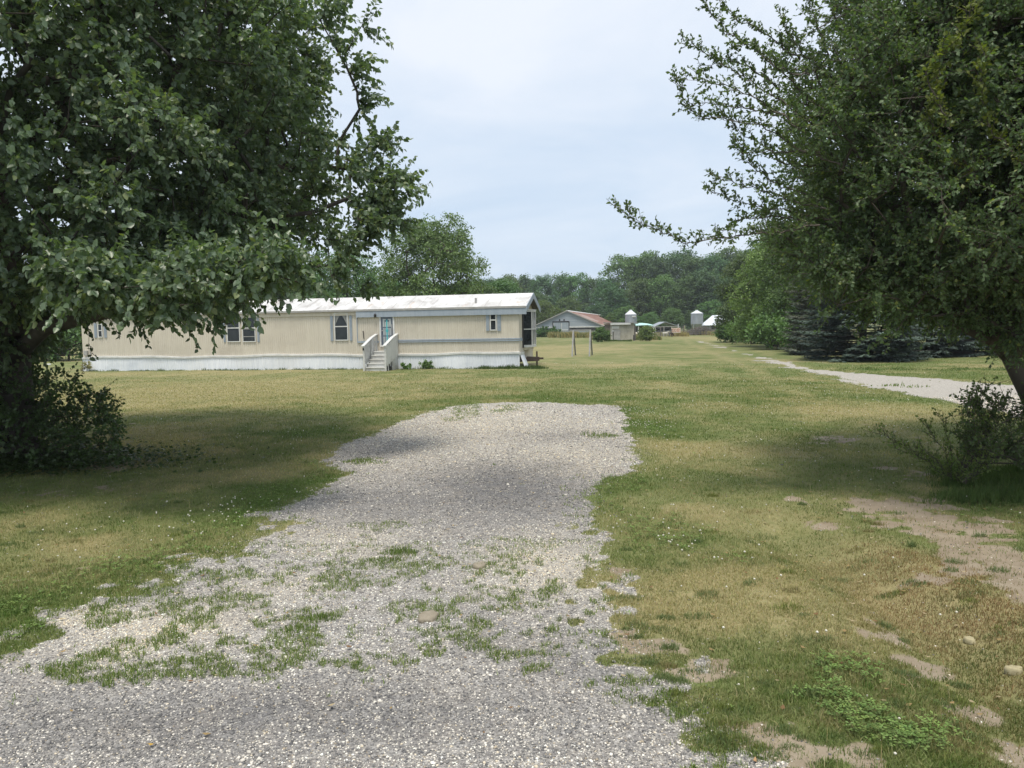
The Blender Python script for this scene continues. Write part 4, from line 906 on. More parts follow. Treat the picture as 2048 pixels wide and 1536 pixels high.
def frame_boxes(mb, u0, u1, z0, z1, v0, v1, wd, mid=None, wm=None):
    mb.box(u0, u1, v0, v1, z1 - wd, z1); mb.box(u0, u1, v0, v1, z0, z0 + wd); mb.box(u0, u0 + wd, v0, v1, z0 + wd, z1 - wd); mb.box(u1 - wd, u1, v0, v1, z0 + wd, z1 - wd)
    if mid is not None: mb.box(u0 + wd, u1 - wd, v0 - .004, v1, mid - (wm or wd) / 2, mid + (wm or wd) / 2)
    return mb
def home_window(px0, px1, py0, py1, pym, cur=0, blinds=False):
    u0, u1, z0, z1 = rect(px0, py0, px1, py1); zm = wall_uz((px0 + px1) / 2, pym)[1]
    fr = frame_boxes(MB(), u0, u1, z0, z1, -.05, .0, .05, zm, .055).build('window', M['white_trim'], home)
    MB().box(u0 + .04, u1 - .04, -.022, -.006, z0 + .04, z1 - .04).build('pane', M['glass'], fr)
    if cur:
        mb = MB(); um = (u0 + u1) / 2; zt = z1 - .05; zb = zm + .04
        n_ = 12
        for s_ in (-1, 1):
            for i in range(n_):
                f0, f1 = i / n_, (i + 1) / n_; ua = um + s_ * .02 * 0 + s_ * (u1 - um - .06) * f0; ub = um + s_ * (u1 - um - .06) * f1; d0 = (zt - zb) * (.08 + .85 * f0 ** 1.3); d1 = (zt - zb) * (.08 + .85 * f1 ** 1.3)
                mb.add([(ua, -.0245 - .003 * (i % 2), zt), (ub, -.0245 - .003 * ((i+1) % 2), zt), (ub, -.0245 - .003 * ((i+1) % 2), zt - d1), (ua, -.0245 - .003 * (i % 2), zt - d0)], [(0, 1, 2, 3)])
        mb.build('curtain', M['curtain'], fr)
    if blinds: 
        for fz in (.30, .72): MB().box(u0 + .05, u1 - .05, -.028, -.023, z0 + (z1 - z0) * fz * .62, z0 + (z1 - z0) * fz * .62 + .03).build('rail', M['grey_trim'], fr)
    return u0, u1, z0, z1
def shutter(px0, px1, py0, py1):
    u0, u1, z0, z1 = rect(px0, py0, px1, py1); mb = MB().box(u0, u1, -.035, .0, z0, z1)
    nz = int((z1 - z0) / .07)
    for i in range(nz): mb.box(u0 + .03, u1 - .03, -.045, -.034, z0 + .05 + i * .07 * (z1 - z0 - .1) / (nz * .07), z0 + .085 + i * .07 * (z1 - z0 - .1) / (nz * .07))
    mb.build('shutter', M['blue_trim'], home)
home_window(195.6, 206.5, 648, 675, 661); shutter(188, 195, 647, 675.5); shutter(207.5, 214.5, 647, 675.5)
home_window(452.5, 481.5, 628, 684, 656, 0, False); home_window(483.5, 512.5, 628, 684, 656, 0, True); shutter(445.5, 452, 627, 684.5); shutter(513.2, 520, 627, 684)
home_window(668, 697.5, 625.5, 681, 653, 1); shutter(660, 667.3, 624, 682); shutter(698.3, 705.3, 624, 681.5)
home_window(979.5, 993.5, 617.5, 661, 640); shutter(971.8, 978.8, 619, 662); shutter(994.3, 1002, 619, 662)
# bump out panel and the blue belt
u0, u1, z0, z1 = rect(713, 622, 716.3, 685.5); MB().box(u0, u1, -.05, 0, z0, ZE - .425).build('trim', M['blue_trim'], home)
ua = wall_uz(758, 683)[0]; zb1 = wall_uz(735, 682)[1]; MB().box(u1 + .003, ua, -.05, 0, zb1 - .1, zb1).build('trim', M['blue_trim'], home)
uc, zc = wall_uz(793, 679.5); MB().box(uc, HL + .015, -.05, 0, zc - .07, zc).box(uc, HL + .015, -.043, 0, zc - .155, zc - .095).build('trim', M['blue_trim'], home)
MB().box(HL + .02, HL + .05, 0, .75, zc - .155, zc).build('trim', M['blue_trim'], home)
# the door
u0, u1, z0, z1 = rect(758.5, 624, 790.5, 692.5)
M['door'] = pmat('door', (.095, .12, .16), (.12, .145, .185), 3, .45); M['door_glass'] = pmat('door_glass', (.36, .40, .41), (.50, .52, .50), 3, .4); M['teal'] = pmat('teal', (.02, .36, .40), (.10, .48, .50), 4, .4)
fr = frame_boxes(MB(), u0, u1, z0 - .02, z1, -.055, 0, .085).build('door_frame', M['white_trim'], home)
d0, d1, e0, e1 = u0 + .088, u1 - .088, z0 + .066, z1 - .088; dr = MB().box(d0, d1, -.035, -.004, e0, e1).build('door', M['door'], home); W_, H_ = d1 - d0, e1 - e0
mb = MB(); cx_ = (d0 + d1) / 2
def pane(x0, x1, y0, y1): mb.box(d0 + W_ * x0, d0 + W_ * x1, -.042, -.033, e0 + H_ * y0, e0 + H_ * y1)
for s_ in (0, 1):
    X_ = (lambda a, b__: pane(a, b__, ya, yb)) if s_ == 0 else (lambda a, b__: pane(1 - b__, 1 - a, ya, yb))
    for (a1, a2, ya, yb) in ((.16, .30, .58, .83), (.301, .42, .79, .83), (.35, .45, .58, .74), (.18, .30, .31, .54), (.36, .45, .31, .54), (.18, .30, .04, .27), (.36, .45, .04, .27)): X_(a1, a2)
mb.build('door_glass', M['door_glass'], dr)
MB().box(cx_ - .035, cx_ + .035, -.046, -.034, e0 + H_ * .06, e0 + H_ * .80).box(cx_ - .07, cx_ + .07, -.045, -.034, e0 + H_ * .42, e0 + H_ * .50).build('ribbon', M['teal'], dr)
MB().tube([(d0 + .07, -.035, e0 + H_ * .46), (d0 + .07, -.09, e0 + H_ * .46)], .03, 8).build('door_knob', M['grey_trim'], dr)
MB().box(d1 - .07, d1 - .045, -.08, -.036, e0 + H_ * .30, e0 + H_ * .66).build('handle', M['grey_trim'], dr)
u_, z_ = wall_uz(752, 629); lp = MB().box(u_ - .07, u_ + .07, -.06, 0, z_ - .05, z_ + .07).tube([(u_, -.06, z_ + .02), (u_, -.15, z_ + .03)], .025, 6).lathe([(.03, z_ + .05), (.075, z_ - .02), (.06, z_ - .14), (.02, z_ - .17)], 10, (u_, -.15)).build('porch_lamp', M['dark'], home)
u_, z_ = wall_uz(728.5, 670); MB().bar((u_ - .01, -.03, z_ - .22), (u_ - .05, -.03, z_ + .22), .045, .03).build('strip', M['dark'], home)
u_, z_ = wall_uz(174, 709); MB().box(u_ - .12, u_ + .10, -.12, 0, z_ - .05, z_ + .22).tube([(u_ + .25, -.03, z_ - .05), (u_ + .25, -.03, z_ + .3)], .03, 6).build('meter_box', M['grey_trim'], home)
# bay window on the right end wall
by0, by1, bz0, bz1, bd = 1.0, HW - 1.0, 1.12, 3.02, .42
pl = [(HL + .03, by0), (HL + bd, by0 + .55), (HL + bd, by1 - .55), (HL + .03, by1)]
bw = empty('bay_window'); bw.parent = home
mb = MB(); mw = MB(); mg = MB()
def bay_ring(mb_, z0, z1, out):
    P = [(pl[0][0], pl[0][1] - out), (pl[1][0] + out, pl[1][1] - out * .5), (pl[2][0] + out, pl[2][1] + out * .5), (pl[3][0], pl[3][1] + out)]
    mb_.add([(x, y, z0) for x, y in P] + [(x, y, z1) for x, y in P], [(3,2,1,0), (4,5,6,7), (0,1,5,4), (1,2,6,5), (2,3,7,6), (3,0,4,7)])
bay_ring(mg, bz0, bz1, 0); mg.build('pane', M['glass'], bw)
bay_ring(mw, bz0 - .07, bz0 - .002, .05); bay_ring(mw, bz1 + .002, bz1 + .05, .05)
for (x0, y0), (x1, y1) in zip(pl[:-1], pl[1:]):
    for zq in (bz0 + .03, 2.02, bz1 - .04): mw.bar((x0 + .015, y0, zq), (x1 + .015, y1, zq), .05, .05)
for x, y in pl: mw.bar((x + .01, y, bz0), (x + .01, y, bz1), .055, .055)
mw.bar((HL + bd + .01, (by0 + by1) / 2, bz0), (HL + bd + .01, (by0 + by1) / 2, bz1), .05, .05)
mw.build('window_frame', M['white_trim'], bw)
mb.box(HL + .02, HL + .09, by0 - .16, by0 - .05, bz0 - .08, bz1 + .05).build('shutter', M['dark'], bw)
mb = MB(); bay_ring(mb, .92, bz0 - .075, -.10); mb.build('base', M['siding'], bw)
# steel towing tongue under the right end
M['rust'] = pmat('rust', (.045, .035, .03), (.09, .055, .04), 6, .8, fine=.4)
hg = empty('hitch'); hg.parent = home
MB().bar((HL - .3, 1.0, .40), (HL + .72, 1.6, .40), .12, .22).bar((HL - .3, 2.6, .40), (HL + .72, 1.85, .40), .12, .22).bar((HL + .45, 1.4, .42), (HL + .45, 2.1, .42), .06, .18).build('beam', M['rust'], hg)
MB().tube([(HL + .65, 1.7, .0), (HL + .65, 1.7, .82)], .045, 8).box(HL + .73, HL + 1.0, 1.65, 1.8, .38, .48).build('jack', M['rust'], hg)

# ------------------------------------------------------------------ wooden steps at the door
M['step_wood'] = streaky('step_wood', (.66, .66, .64), (.56, .56, .54), (.36, .34, .31), 3.0, .7)
uL, _z = wall_uz(757, 700); S0 = P0 + U * (wall_uz(757, 700)[0] - .08); steps_ = empty('wooden_steps', tuple(S0), HRZ)
tag(steps_, 'weathered white wooden steps with board rails below the door', 'steps')
SWd = 1.16; DL = 1.95
zt_ = .99; nst = 5; tr_ = .27
for i in range(nst):
    z1 = zt_ - i * zt_ / nst; y0 = -DL + (nst - i - 0) * 0; yf = -.72 - i * tr_
    yb = -.03 if i == 0 else yf + tr_ + .02
    MB().box(.06, SWd - .06, yf - .04, yb - .004, z1 - .04, z1).build('tread', M['step_wood'], steps_, bevel=.004)
    MB().box(.07, SWd - .07, yf, yf + .02, z1 - zt_ / nst + .002, z1 - .043).build('riser', M['step_wood'], steps_)
yF = -.72 - (nst - 1) * tr_ - .06
for x_s in (0, SWd):
    g = empty('railing'); g.parent = steps_
    topz = lambda y: 1.30 + (y - yF) / (-.80 - yF) * .38 if y < -.80 else 1.68 + (y + .80) / .80 * .20
    botz = lambda y: max(.12, .30 + (y - yF) / (0 - yF) * .55)
    for yp, zp in ((yF, 1.30), (-.80, 1.68), (-.07, 1.86)): MB().box(x_s - .045, x_s + .045, yp - .045, yp + .045, -.02, zp - .01).build('post', M['step_wood'], g, bevel=.004)
    mb = MB(); y = yF + .09; ox = (-.065 if x_s == 0 else .065)
    rb = np.random.RandomState(5)
    while y < -.12:
        zb_ = botz(y) - (.03 + rb.rand() * .05); zt2 = topz(y) - .03
        mb.box(x_s + ox - .01, x_s + ox + .01, y - .055, y + .055, zb_, zt2); y += .128
    mb.build('balusters', M['step_wood'], g)
    mb = MB().bar((x_s, yF - .12, 1.30 - .035), (x_s, -.80, 1.69), .04, .17).bar((x_s, -.80, 1.69), (x_s, -.02, 1.87), .04, .17)
    mb = MB()
    for (ya, za_), (yb_, zb_) in (((yF - .12, 1.28), (-.80, 1.69)), ((-.798, 1.69), (-.02, 1.87))):
        mb.add([(x_s - .085, ya, za_), (x_s + .085, ya, za_), (x_s + .085, yb_, zb_), (x_s - .085, yb_, zb_), (x_s - .085, ya, za_ + .04), (x_s + .085, ya, za_ + .04), (x_s + .085, yb_, zb_ + .04), (x_s - .085, yb_, zb_ + .04)], [(3,2,1,0), (4,5,6,7), (0,1,5,4), (1,2,6,5), (2,3,7,6), (3,0,4,7)])
    mb.build('handrail', M['step_wood'], g)
    mb = MB()
    y = yF + .12
    while y < -.1: mb.box(x_s - .02, x_s + .0, y - .06, y + .06, .0, max(.14, botz(y) - .05)); y += .14 if y > -1 else .30
    mb.build('side_board', M['step_wood'], g)
MB().box(-.04, .04, yF - .062, yF - .046, 1.08, 1.20).build('plate', M['dark'], steps_)

# plants along the skirting
def weed_clump(name, x, y, n, hgt, wid, cols, seed, lw=.02):
    r0_ = np.random.RandomState(seed); a = r0_.rand(n) * 6.283; q = wid * np.sqrt(r0_.rand(n)); X = x + q * np.cos(a); Y = y + q * np.sin(a) * .5; h_ = hgt * (.5 + .6 * r0_.rand(n)) * (1 - .5 * (q / wid) ** 2)
    w1 = r0_.rand(n, 1); C = np.array(cols[0]) * w1 + np.array(cols[1]) * (1 - w1)
    V, Fc, C_ = blades(X, Y, h_, np.full(n, lw), C, .7)
    return V, Fc, C_
def fol_shrub(name, loc, w_, h_, n, size, cols, seed, label, cat='shrub', mat=None, group=None, tm=T_ROUND):
    rg = np.random.RandomState(seed); root = empty(name, loc); tips = []
    while len(tips) < n:
        p = rg.uniform(-1, 1, 3)
        if np.linalg.norm(p) < 1 and rg.rand() < .3 + np.linalg.norm(p): tips.append((p[0] * w_, p[1] * w_, h_ * (.52 + .46 * p[2])))
    make_tree(root, np.array(tips), [(0, 0, -.03), (0, 0, h_ * .12), (0, 0, h_ * .3)], [.03 * h_, .025 * h_, .02 * h_], rg, dict(ntw=5, tl=.3 * h_, nlf=7, size=size, cols=cols, droop=.25, upb=.35), tm, mat or M['far_leaf'], M['bark'], (0, 0, h_ * .2), step=.3 * h_, rt=.004 * h_)
    return tag(root, label, cat, group)
g_l = ((.10, .15, .055), (.065, .10, .038))
fol_shrub('weed', tuple(P0 + U * wall_uz(816, 735)[0] - V_ * .3), .26, .34, 16, .08, g_l, 201, 'small leafy weed against the skirting right of the steps', 'weed')
fol_shrub('weed', tuple(P0 + U * wall_uz(857, 735)[0] - V_ * .32), .30, .42, 22, .08, g_l, 202, 'rounder green weed farther right against the white skirting', 'weed')
fol_shrub('weed', tuple(P0 + U * wall_uz(180, 738)[0] - V_ * .3), .25, .5, 14, .07, ((.26, .22, .13), (.16, .14, .07)), 203, 'dry brown weed at the left end of the skirting', 'weed')
Vs, Fs, Cs, off = [], [], [], 0
def acc(V, Fc, C_):
    global off
    Vs.append(V); Fs.extend([f + off for f in Fc]); Cs.append(C_); off += len(V)
for i in range(150):
    u_ = rs.rand() * HL; p = P0 + U * u_ - V_ * (.12 + rs.rand() * .18); acc(*weed_clump('w', p.x, p.y, 22, .06 + .18 * rs.rand() ** 2, .3, g_l, i, .018))
for px_, hh_ in ((975, .3), (965, .25), (1010, .3), (1022, .33), (1000, .22), (1036, .2), (730, .28), (722, .2), (805, .2), (260, .25), (290, .2), (1048, .25), (1060, .3), (1070, .3), (1080, .25)):
    p = gp(px_, 737.5); acc(*weed_clump('w', p.x, p.y, 170, hh_, .45, g_l, px_, .02))
tag(link('weeds', np_mesh('weeds', np.concatenate(Vs), Fs, M['grass'], np.concatenate(Cs))), 'tufts of grass and weeds along the foot of the skirting', 'weeds', kind='stuff')
MB().lathe([(.06, -.01), (.13, .0), (.16, .16), (.15, .22), (.13, .22)], 12).build('pot', M['dark'], None, tuple(P0 + U * (wall_uz(785, 740)[0] + .25) - V_ * 1.2))
tag(bpy.data.objects['pot'], 'small dark pot on the grass right of the steps', 'pot')

# ------------------------------------------------------------------ A-frame of an old swing on the lawn
M['old_wood'] = streaky('old_wood', (.30, .30, .29), (.22, .22, .21), (.15, .145, .14), 3, .85)
a0, a1 = gp(1146, 713), gp(1176, 712); a1.y = a0.y; ax_ = (a1 - a0); aw = ax_.length + .12; aang = math.atan2(ax_.y, ax_.x)
sw = empty('swing_frame', tuple(a0), aang); tag(sw, 'grey wooden A frame of an old garden swing on the lawn', 'swing frame')
zt2 = 1.78
for x in (0, aw):
    lg = (0, -.0); 
    MB().bar((x - .06, 0, -.03), (x + .12, 1.0, zt2), .10, .10).build('leg', M['old_wood'], sw)
    MB().bar((x + .36, 2.1, -.03), (x + .14, 1.06, zt2 - .02), .10, .10).build('leg', M['old_wood'], sw)
    MB().bar((x + .05, .5, .98), (x + .22, 1.58, .98), .04, .12).build('brace', M['old_wood'], sw)
MB().bar((-.12, 1.03, zt2 + .04), (aw + .18, 1.03, zt2 + .04), .11, .11).build('top_bar', M['old_wood'], sw)

# ------------------------------------------------------------------ long chicken house with the rusty roof
M['barn_side'] = streaky('barn_side', (.34, .385, .43), (.28, .325, .37), (.40, .43, .46), .9)
m, t, b, _ = new_mat('barn_siding'); M['barn_siding'] = m
v = mapped(t, (.25, 1, 1)); f = noise(t, 2.0, 5, .6, mapped(t, (.15, 1, 2.4))); wv = N(t, 'ShaderNodeTexWave', bands_direction='Z'); wv.inputs['Scale'].default_value = 1.1; wv.inputs['Distortion'].default_value = .3; L(t, mapped(t), wv.inputs['Vector'])
c = mixc(t, ramp(t, f, .35, .7), (.30, .35, .40), (.40, .43, .46)); c = mixc(t, mth(t, 'MULTIPLY', ramp(t, wv.outputs['Fac'], .0, .35, (1,1,1,1), (0,0,0,1)), .45), c, (.17, .20, .24)); L(t, c, b.inputs['Base Color']); b.inputs['Roughness'].default_value = .7
m, t, b, _ = new_mat('rusty_roof'); M['rusty_roof'] = m
f = noise(t, 1.2, 6, .6, mapped(t, (1.2, .12, 1.2))); g = noise(t, .25, 4, .6, mapped(t, (1, .2, 1)))
c = mixc(t, ramp(t, f, .35, .65), (.25, .125, .085), (.16, .075, .055)); c = mixc(t, mth(t, 'MULTIPLY', ramp(t, g, .52, .6), .5), c, (.42, .36, .33)); L(t, c, b.inputs['Base Color']); b.inputs['Roughness'].default_value = .75
def shutter_(): pass
bl = gp(1067, 675.5); bY = bl.y; b_l = Vector((bl.x, bY, 0)); BW = 12.4; brz = R(-11.5)
barn = empty('chicken_house', tuple(b_l), brz); tag(barn, 'long low barn with grey blue gable and rusty red roof', 'barn')
ze, zr, BLn = 2.05, 4.75, 150
MB().prism([(0, -.1), (BW, -.1), (BW, ze), (BW / 2, zr), (0, ze)], 0, .1).build('gable_wall', M['barn_siding'], barn)
MB().box(0, .1, .103, BLn, -.1, ze).box(BW - .1, BW, .103, BLn, -.1, ze).build('wall', M['barn_side'], barn)
MB().prism([(-.35, ze - .14), (0, ze - .02), (BW/2, zr + .0), (BW/2, zr + .07), (-.35, ze - .05)], -.25, BLn).build('roof', M['rusty_roof'], barn)
MB().prism([(BW + .35, ze - .14), (BW, ze - .02), (BW/2 + .003, zr + .0), (BW/2 + .003, zr + .07), (BW + .35, ze - .05)], -.25, BLn).build('roof', M['rusty_roof'], barn)
mb = MB().prism([(BW/2 + .004, zr + .072), (BW/2 - .25, zr - .02), (BW/2 - .25, zr + .03), (BW/2, zr + .13), (BW/2 + .35, zr - .03), (BW/2 + .35, zr - .08)], -.26, BLn); mb.build('ridge_cap', M['white_trim'], barn)
mb = MB()
for s_ in (-1, 1):
    a = Vector((BW/2 + s_ * (BW/2 + .35), -.28, ze - .12)); b_ = Vector((BW/2, -.28, zr + .02)); mb.bar(a, b_, .04, .16)
mb.build('rake_board', M['grey_trim'], barn)
MB().box(-.3, 3.65, -.06, -.003, 1.72, 1.95).box(6.55, BW + .2, -.06, -.003, 1.72, 1.95).build('trim', M['white_trim'], barn)
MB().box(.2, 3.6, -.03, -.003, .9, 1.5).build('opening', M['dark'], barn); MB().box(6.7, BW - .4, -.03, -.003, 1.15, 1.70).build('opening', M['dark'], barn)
for x0, x1 in ((3.72, 5.05), (5.12, 6.45)):
    d_ = MB().box(x0, x1, -.12, -.06, .15, 2.72).build('door', M['barn_side'], barn)
    MB().box(x0 + .05, x1 - .05, -.15, -.12, 1.25, 1.40).box(x0 + .02, x0 + .12, -.15, -.12, .2, 2.6).build('brace', M['white_trim'], d_)
MB().box(3.55, 6.6, -.17, -.003, 2.76, 2.92).box(3.55, 3.66, -.1, -.003, 1.2, 2.76).box(6.5, 6.6, -.1, -.003, 1.2, 2.76).build('door_track', M['dark'], barn)
for x in (4.85, 5.65): MB().lathe([(.14, -.03), (.16, 0)], 10).build('fan_hole', M['dark'], barn, (x, -.03, 3.12), (R(90), 0, 0))

# ------------------------------------------------------------------ small leaning shed
M['plaster'] = pmat('plaster', (.50, .47, .40), (.36, .33, .27), 1.6, .85, (1, 1, .6), fine=.5)
M['boards'] = streaky('boards', (.20, .165, .14), (.12, .10, .09), (.30, .27, .24), 2.5, .9)
c0, c1_ = gp(1221, 682), gp(1262, 680.5); c1_.y = c0.y; w_s = (c1_ - c0).length * 1.0; sh = empty('shed', tuple(c0), R(-14)); tag(sh, 'small crumbling shed with pale front and vines on its side', 'shed')
hs = 2.28; dsh = 2.6
MB().box(0, w_s, 0, .08, -.05, hs).build('wall', M['plaster'], sh)
MB().box(-.003, .06, .082, dsh, -.05, hs - .1).build('wall', M['boards'], sh); MB().box(w_s - .06, w_s, .082, dsh, -.05, hs - .1).box(.06, w_s - .06, dsh - .06, dsh, -.05, hs - .1).build('wall', M['boards'], sh)
MB().box(-.75, -.02, -.02, .04, -.05, hs - .05).box(-.75, -.70, .04, 1.0, -.05, hs - .1).build('side_boards', M['boards'], sh)
MB().box(-.95, w_s + .3, -.35, dsh + .2, hs + .06, hs + .16).build('roof', M['old_wood'], sh, rot=(R(-1.5), R(1.0), 0))
MB().box(.05, w_s - .4, -.40, -.36, hs - .16, hs + .07).build('fascia', M['white_trim'], sh)
MB().box(.18, .26, -.06, -.003, .1, 2.0).box(.27, 1.15, -.06, -.003, 1.62, 1.98).box(.27, 1.1, -.045, -.003, 1.25, 1.42).build('trim', M['white_trim'], sh)
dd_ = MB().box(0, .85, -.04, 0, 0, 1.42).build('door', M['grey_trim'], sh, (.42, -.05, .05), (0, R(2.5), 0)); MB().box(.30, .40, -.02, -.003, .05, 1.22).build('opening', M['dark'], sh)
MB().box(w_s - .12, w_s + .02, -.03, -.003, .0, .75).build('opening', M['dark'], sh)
fol_shrub('vine_bush', tuple(gp(1203, 684)), .95, 1.55, 70, .2, ((.085, .13, .045), (.045, .075, .03)), 205, 'bushy vines crowding the left side of the small shed', 'bush')
fol_shrub('bush', tuple(gp(1294, 682)), .85, 1.75, 90, .16, ((.13, .17, .06), (.06, .09, .04)), 206, 'leafy bush right of the small shed before the pen', 'bush')
fol_shrub('bush', tuple(gp(1098, 675)), 2.2, 1.75, 110, .3, ((.075, .12, .045), (.04, .07, .03)), 207, 'dark green bushes left of the barn door', 'bush')
fol_shrub('bush', tuple(gp(1192, 673)), 1.6, 2.0, 80, .3, ((.085, .13, .045), (.04, .07, .03)), 208, 'green bushes against the right part of the barn gable', 'bush')
fol_shrub('bush', tuple(gp(1068, 673.5)), 1.1, 1.4, 40, .28, ((.10, .12, .07), (.06, .07, .04)), 209, 'scrubby bush at the left corner of the barn', 'bush')
fol_shrub('bush', tuple(gp(1468, 670)), 2.6, 2.4, 90, .3, ((.06, .10, .045), (.035, .06, .03)), 210, 'dark shrub hiding the right end of the white roofed barn', 'bush')

for i_, (px_, lb_) in enumerate(((48, 'dense bush seen just right of the big left trunk'), (92, 'second dense bush between the left trunk and mobile home'), (138, 'dense bush next to the left end of the mobile home'), (-30, 'dense bush hidden behind the big left trunk'))):
    fol_shrub('bush', tuple(gp(px_, 721)), 2.3, 3.6 + .4 * (i_ % 2), 150, .26, ((.085, .135, .05), (.045, .075, .03)), 230 + i_, lb_, 'bush')
for i_, (px_, py_, h_, w_, lb_) in enumerate(((1502, 688, 2.6, 2.3, 'dark low bush at the foot of the light green tree'), (1555, 699, 2.6, 2.0, 'low bush filling the gap before the left spruce'), (1462, 683, 1.9, 1.6, 'leftmost low bush at the start of the tree row'), (1608, 703, 2.4, 1.5, 'low bush touching the leftmost spruce'))):
    fol_shrub('bush', tuple(gp(px_, py_)), w_, h_, 170, .2, ((.11, .17, .06), (.06, .10, .04)), 260 + i_, lb_, 'bush')
# ------------------------------------------------------------------ feed silos
m, t, b, _ = new_mat('galvanised'); M['galvanised'] = m
f = noise(t, 2.2, 4, .6, mapped(t, (1, 1, .5))); wv = N(t, 'ShaderNodeTexWave', bands_direction='Z'); wv.inputs['Scale'].default_value = 2.6; L(t, mapped(t), wv.inputs['Vector'])
c = mixc(t, ramp(t, f, .3, .7), (.42, .45, .49), (.32, .35, .39)); c = mixc(t, mth(t, 'MULTIPLY', wv.outputs['Fac'], .2), c, (.24, .26, .30)); L(t, c, b.inputs['Base Color']); b.inputs['Roughness'].default_value = .5; b.inputs['Metallic'].default_value = .3
M['bright_tin'] = pmat('bright_tin', (.72, .74, .77), (.60, .63, .68), 2, .45)
def silo(px, Y, y_top, y_sh, y_bot, rad, label, plate):
    p = pt(px, 650, Y); g0 = 0; zt_, zs_, zb_ = pt(px, y_top, Y).z, pt(px, y_sh, Y).z, pt(px, y_bot, Y).z
    root = empty('feed_silo', (p.x, Y, 0)); tag(root, label, 'silo', 'feed silos')
    MB().lathe([(rad * .35, zb_ - 1.0 if zb_ > 1.3 else .3), (rad * .99, zb_), (rad, zb_), (rad, zs_)], 28).build('bin', M['galvanised'], root)
    MB().lathe([(rad * 1.05, zs_ - .02), (rad * 1.05, zs_ + .03), (rad * .25, zt_ - .18), (rad * .25, zt_ - .04), (rad * .1, zt_)], 28).build('roof', M['bright_tin'], root)
    for k in range(4):
        a = math.pi / 4 + k * math.pi / 2; MB().bar((rad * 1.02 * math.cos(a), rad * 1.02 * math.sin(a), 0), (rad * 1.02 * math.cos(a), rad * 1.02 * math.sin(a), zs_ - .1), .1, .1).build('leg', M['galvanised'], root)
    mb = MB(); xl = rad * 1.08
    for s_ in (-.18, .18): mb.bar((xl, s_, .3), (xl, s_, zs_), .04, .04)
    for k in range(14): mb.bar((xl, -.18, .5 + k * .3), (xl, .18, .5 + k * .3), .03, .03)
    mb.build('ladder', M['galvanised'], root)
    if plate: MB().box(.05 * rad, .78 * rad, -rad * 1.06, -rad * .75, zs_ - .62, zs_ - .32).build('plate', M['white_trim'], root)
silo(1261.5, 165, 619.5, 629, 648, 1.22, 'metal feed silo with white plate rising behind the small shed', True)
silo(1393.5, 160, 620, 627, 648, 1.24, 'plain metal feed silo on legs beside the white roofed barn', False)

# ------------------------------------------------------------------ white roofed barn at right
p = pt(1408, 652, 168); wb = empty('white_roofed_barn', (p.x, 168, 0), R(-46)); tag(wb, 'low barn with bright metal roof half hidden by trees', 'barn')
M['tin_roof'] = pmat('tin_roof', (.68, .71, .75), (.56, .60, .66), .6, .45, (3, .2, 1))
MB().box(0, 26, 0, .12, -.1, 1.75).box(0, .12, .121, 9, -.1, 1.75).box(.121, 26, 8.9, 9, -.1, 1.75).build('wall', M['old_wood'], wb)
MB().add([(0, 0, 1.75), (0, 9, 1.75), (0, 4.5, 3.7), (26, 0, 1.75), (26, 9, 1.75), (26, 4.5, 3.7)], [(0, 1, 2), (5, 4, 3)]).build('gable_wall', M['old_wood'], wb)
mb = MB()
for y0, y1 in ((-.5, 4.5), (9.5, 4.5)): mb.add([(-.6, y0, 1.62), (26.6, y0, 1.62), (26.6, y1, 3.85), (-.6, y1, 3.85), (-.6, y0, 1.54), (26.6, y0, 1.54), (26.6, y1, 3.77), (-.6, y1, 3.77)], [(0,1,2,3), (7,6,5,4), (0,4,5,1), (1,5,6,2), (0,3,7,4)])
mb.build('roof', M['tin_roof'], wb)
for k in range(7): MB().bar((1.5 + k * 3.2, -.02, -.1), (1.5 + k * 3.2, -.02, 1.7), .16, .16).build('post', M['grey_trim'], wb)
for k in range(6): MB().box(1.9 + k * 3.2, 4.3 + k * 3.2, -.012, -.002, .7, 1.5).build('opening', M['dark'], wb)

# ------------------------------------------------------------------ teal roofed lean-to
Yt = 128; q0, q1 = pt(1262.5, 650, Yt), pt(1309, 650, Yt); lt = empty('lean_to', (q0.x, Yt, 0)); wt = q1.x - q0.x; tag(lt, 'low animal shelter with a turquoise sheet roof on posts', 'shelter')
M['turq'] = pmat('turq', (.36, .66, .62), (.55, .76, .72), 1.2, .5)
MB().add([(0, 0, 1.93), (2.2, -.1, 2.0), (wt, 0, 1.90), (wt - .5, 3.2, 2.22), (2.4, 3.2, 2.34), (.9, 3.2, 2.30)] + [(0, 0, 1.86), (2.2, -.1, 1.93), (wt, 0, 1.83), (wt - .5, 3.2, 2.15), (2.4, 3.2, 2.27), (.9, 3.2, 2.23)], [(0,1,4,5), (1,2,3,4), (6,11,10,7), (7,10,9,8), (0,6,7,1), (1,7,8,2), (2,8,9,3), (3,9,10,4), (4,10,11,5), (5,11,6,0)]).build('roof', M['turq'], lt)
for x, y in ((.15, .1), (1.25, .1), (2.2, .1), (wt - .15, .1), (1.0, 3.0), (wt - .6, 3.0)): MB().bar((x, y, -.05), (x, y, 1.86), .11, .11).build('post', M['white_trim'], lt)
MB().bar((wt - .15, .1, 1.35), (wt - .55, .1, 1.85), .07, .07).bar((wt - .15, .1, 1.35), (wt + .2, .1, 1.85), .07, .07).build('brace', M['white_trim'], lt)
MB().box(.9, wt - .7, 3.02, 3.08, .1, 1.7).build('wall', M['old_wood'], lt)
MB().box(.35, 1.1, 1.2, 1.3, .5, 1.7).box(1.6, 2.0, 1.2, 1.3, .7, 1.8).build('panel', M['dark'], lt)
M['cloth'] = pmat('cloth', (.70, .67, .60), (.5, .5, .45), 3, .8)
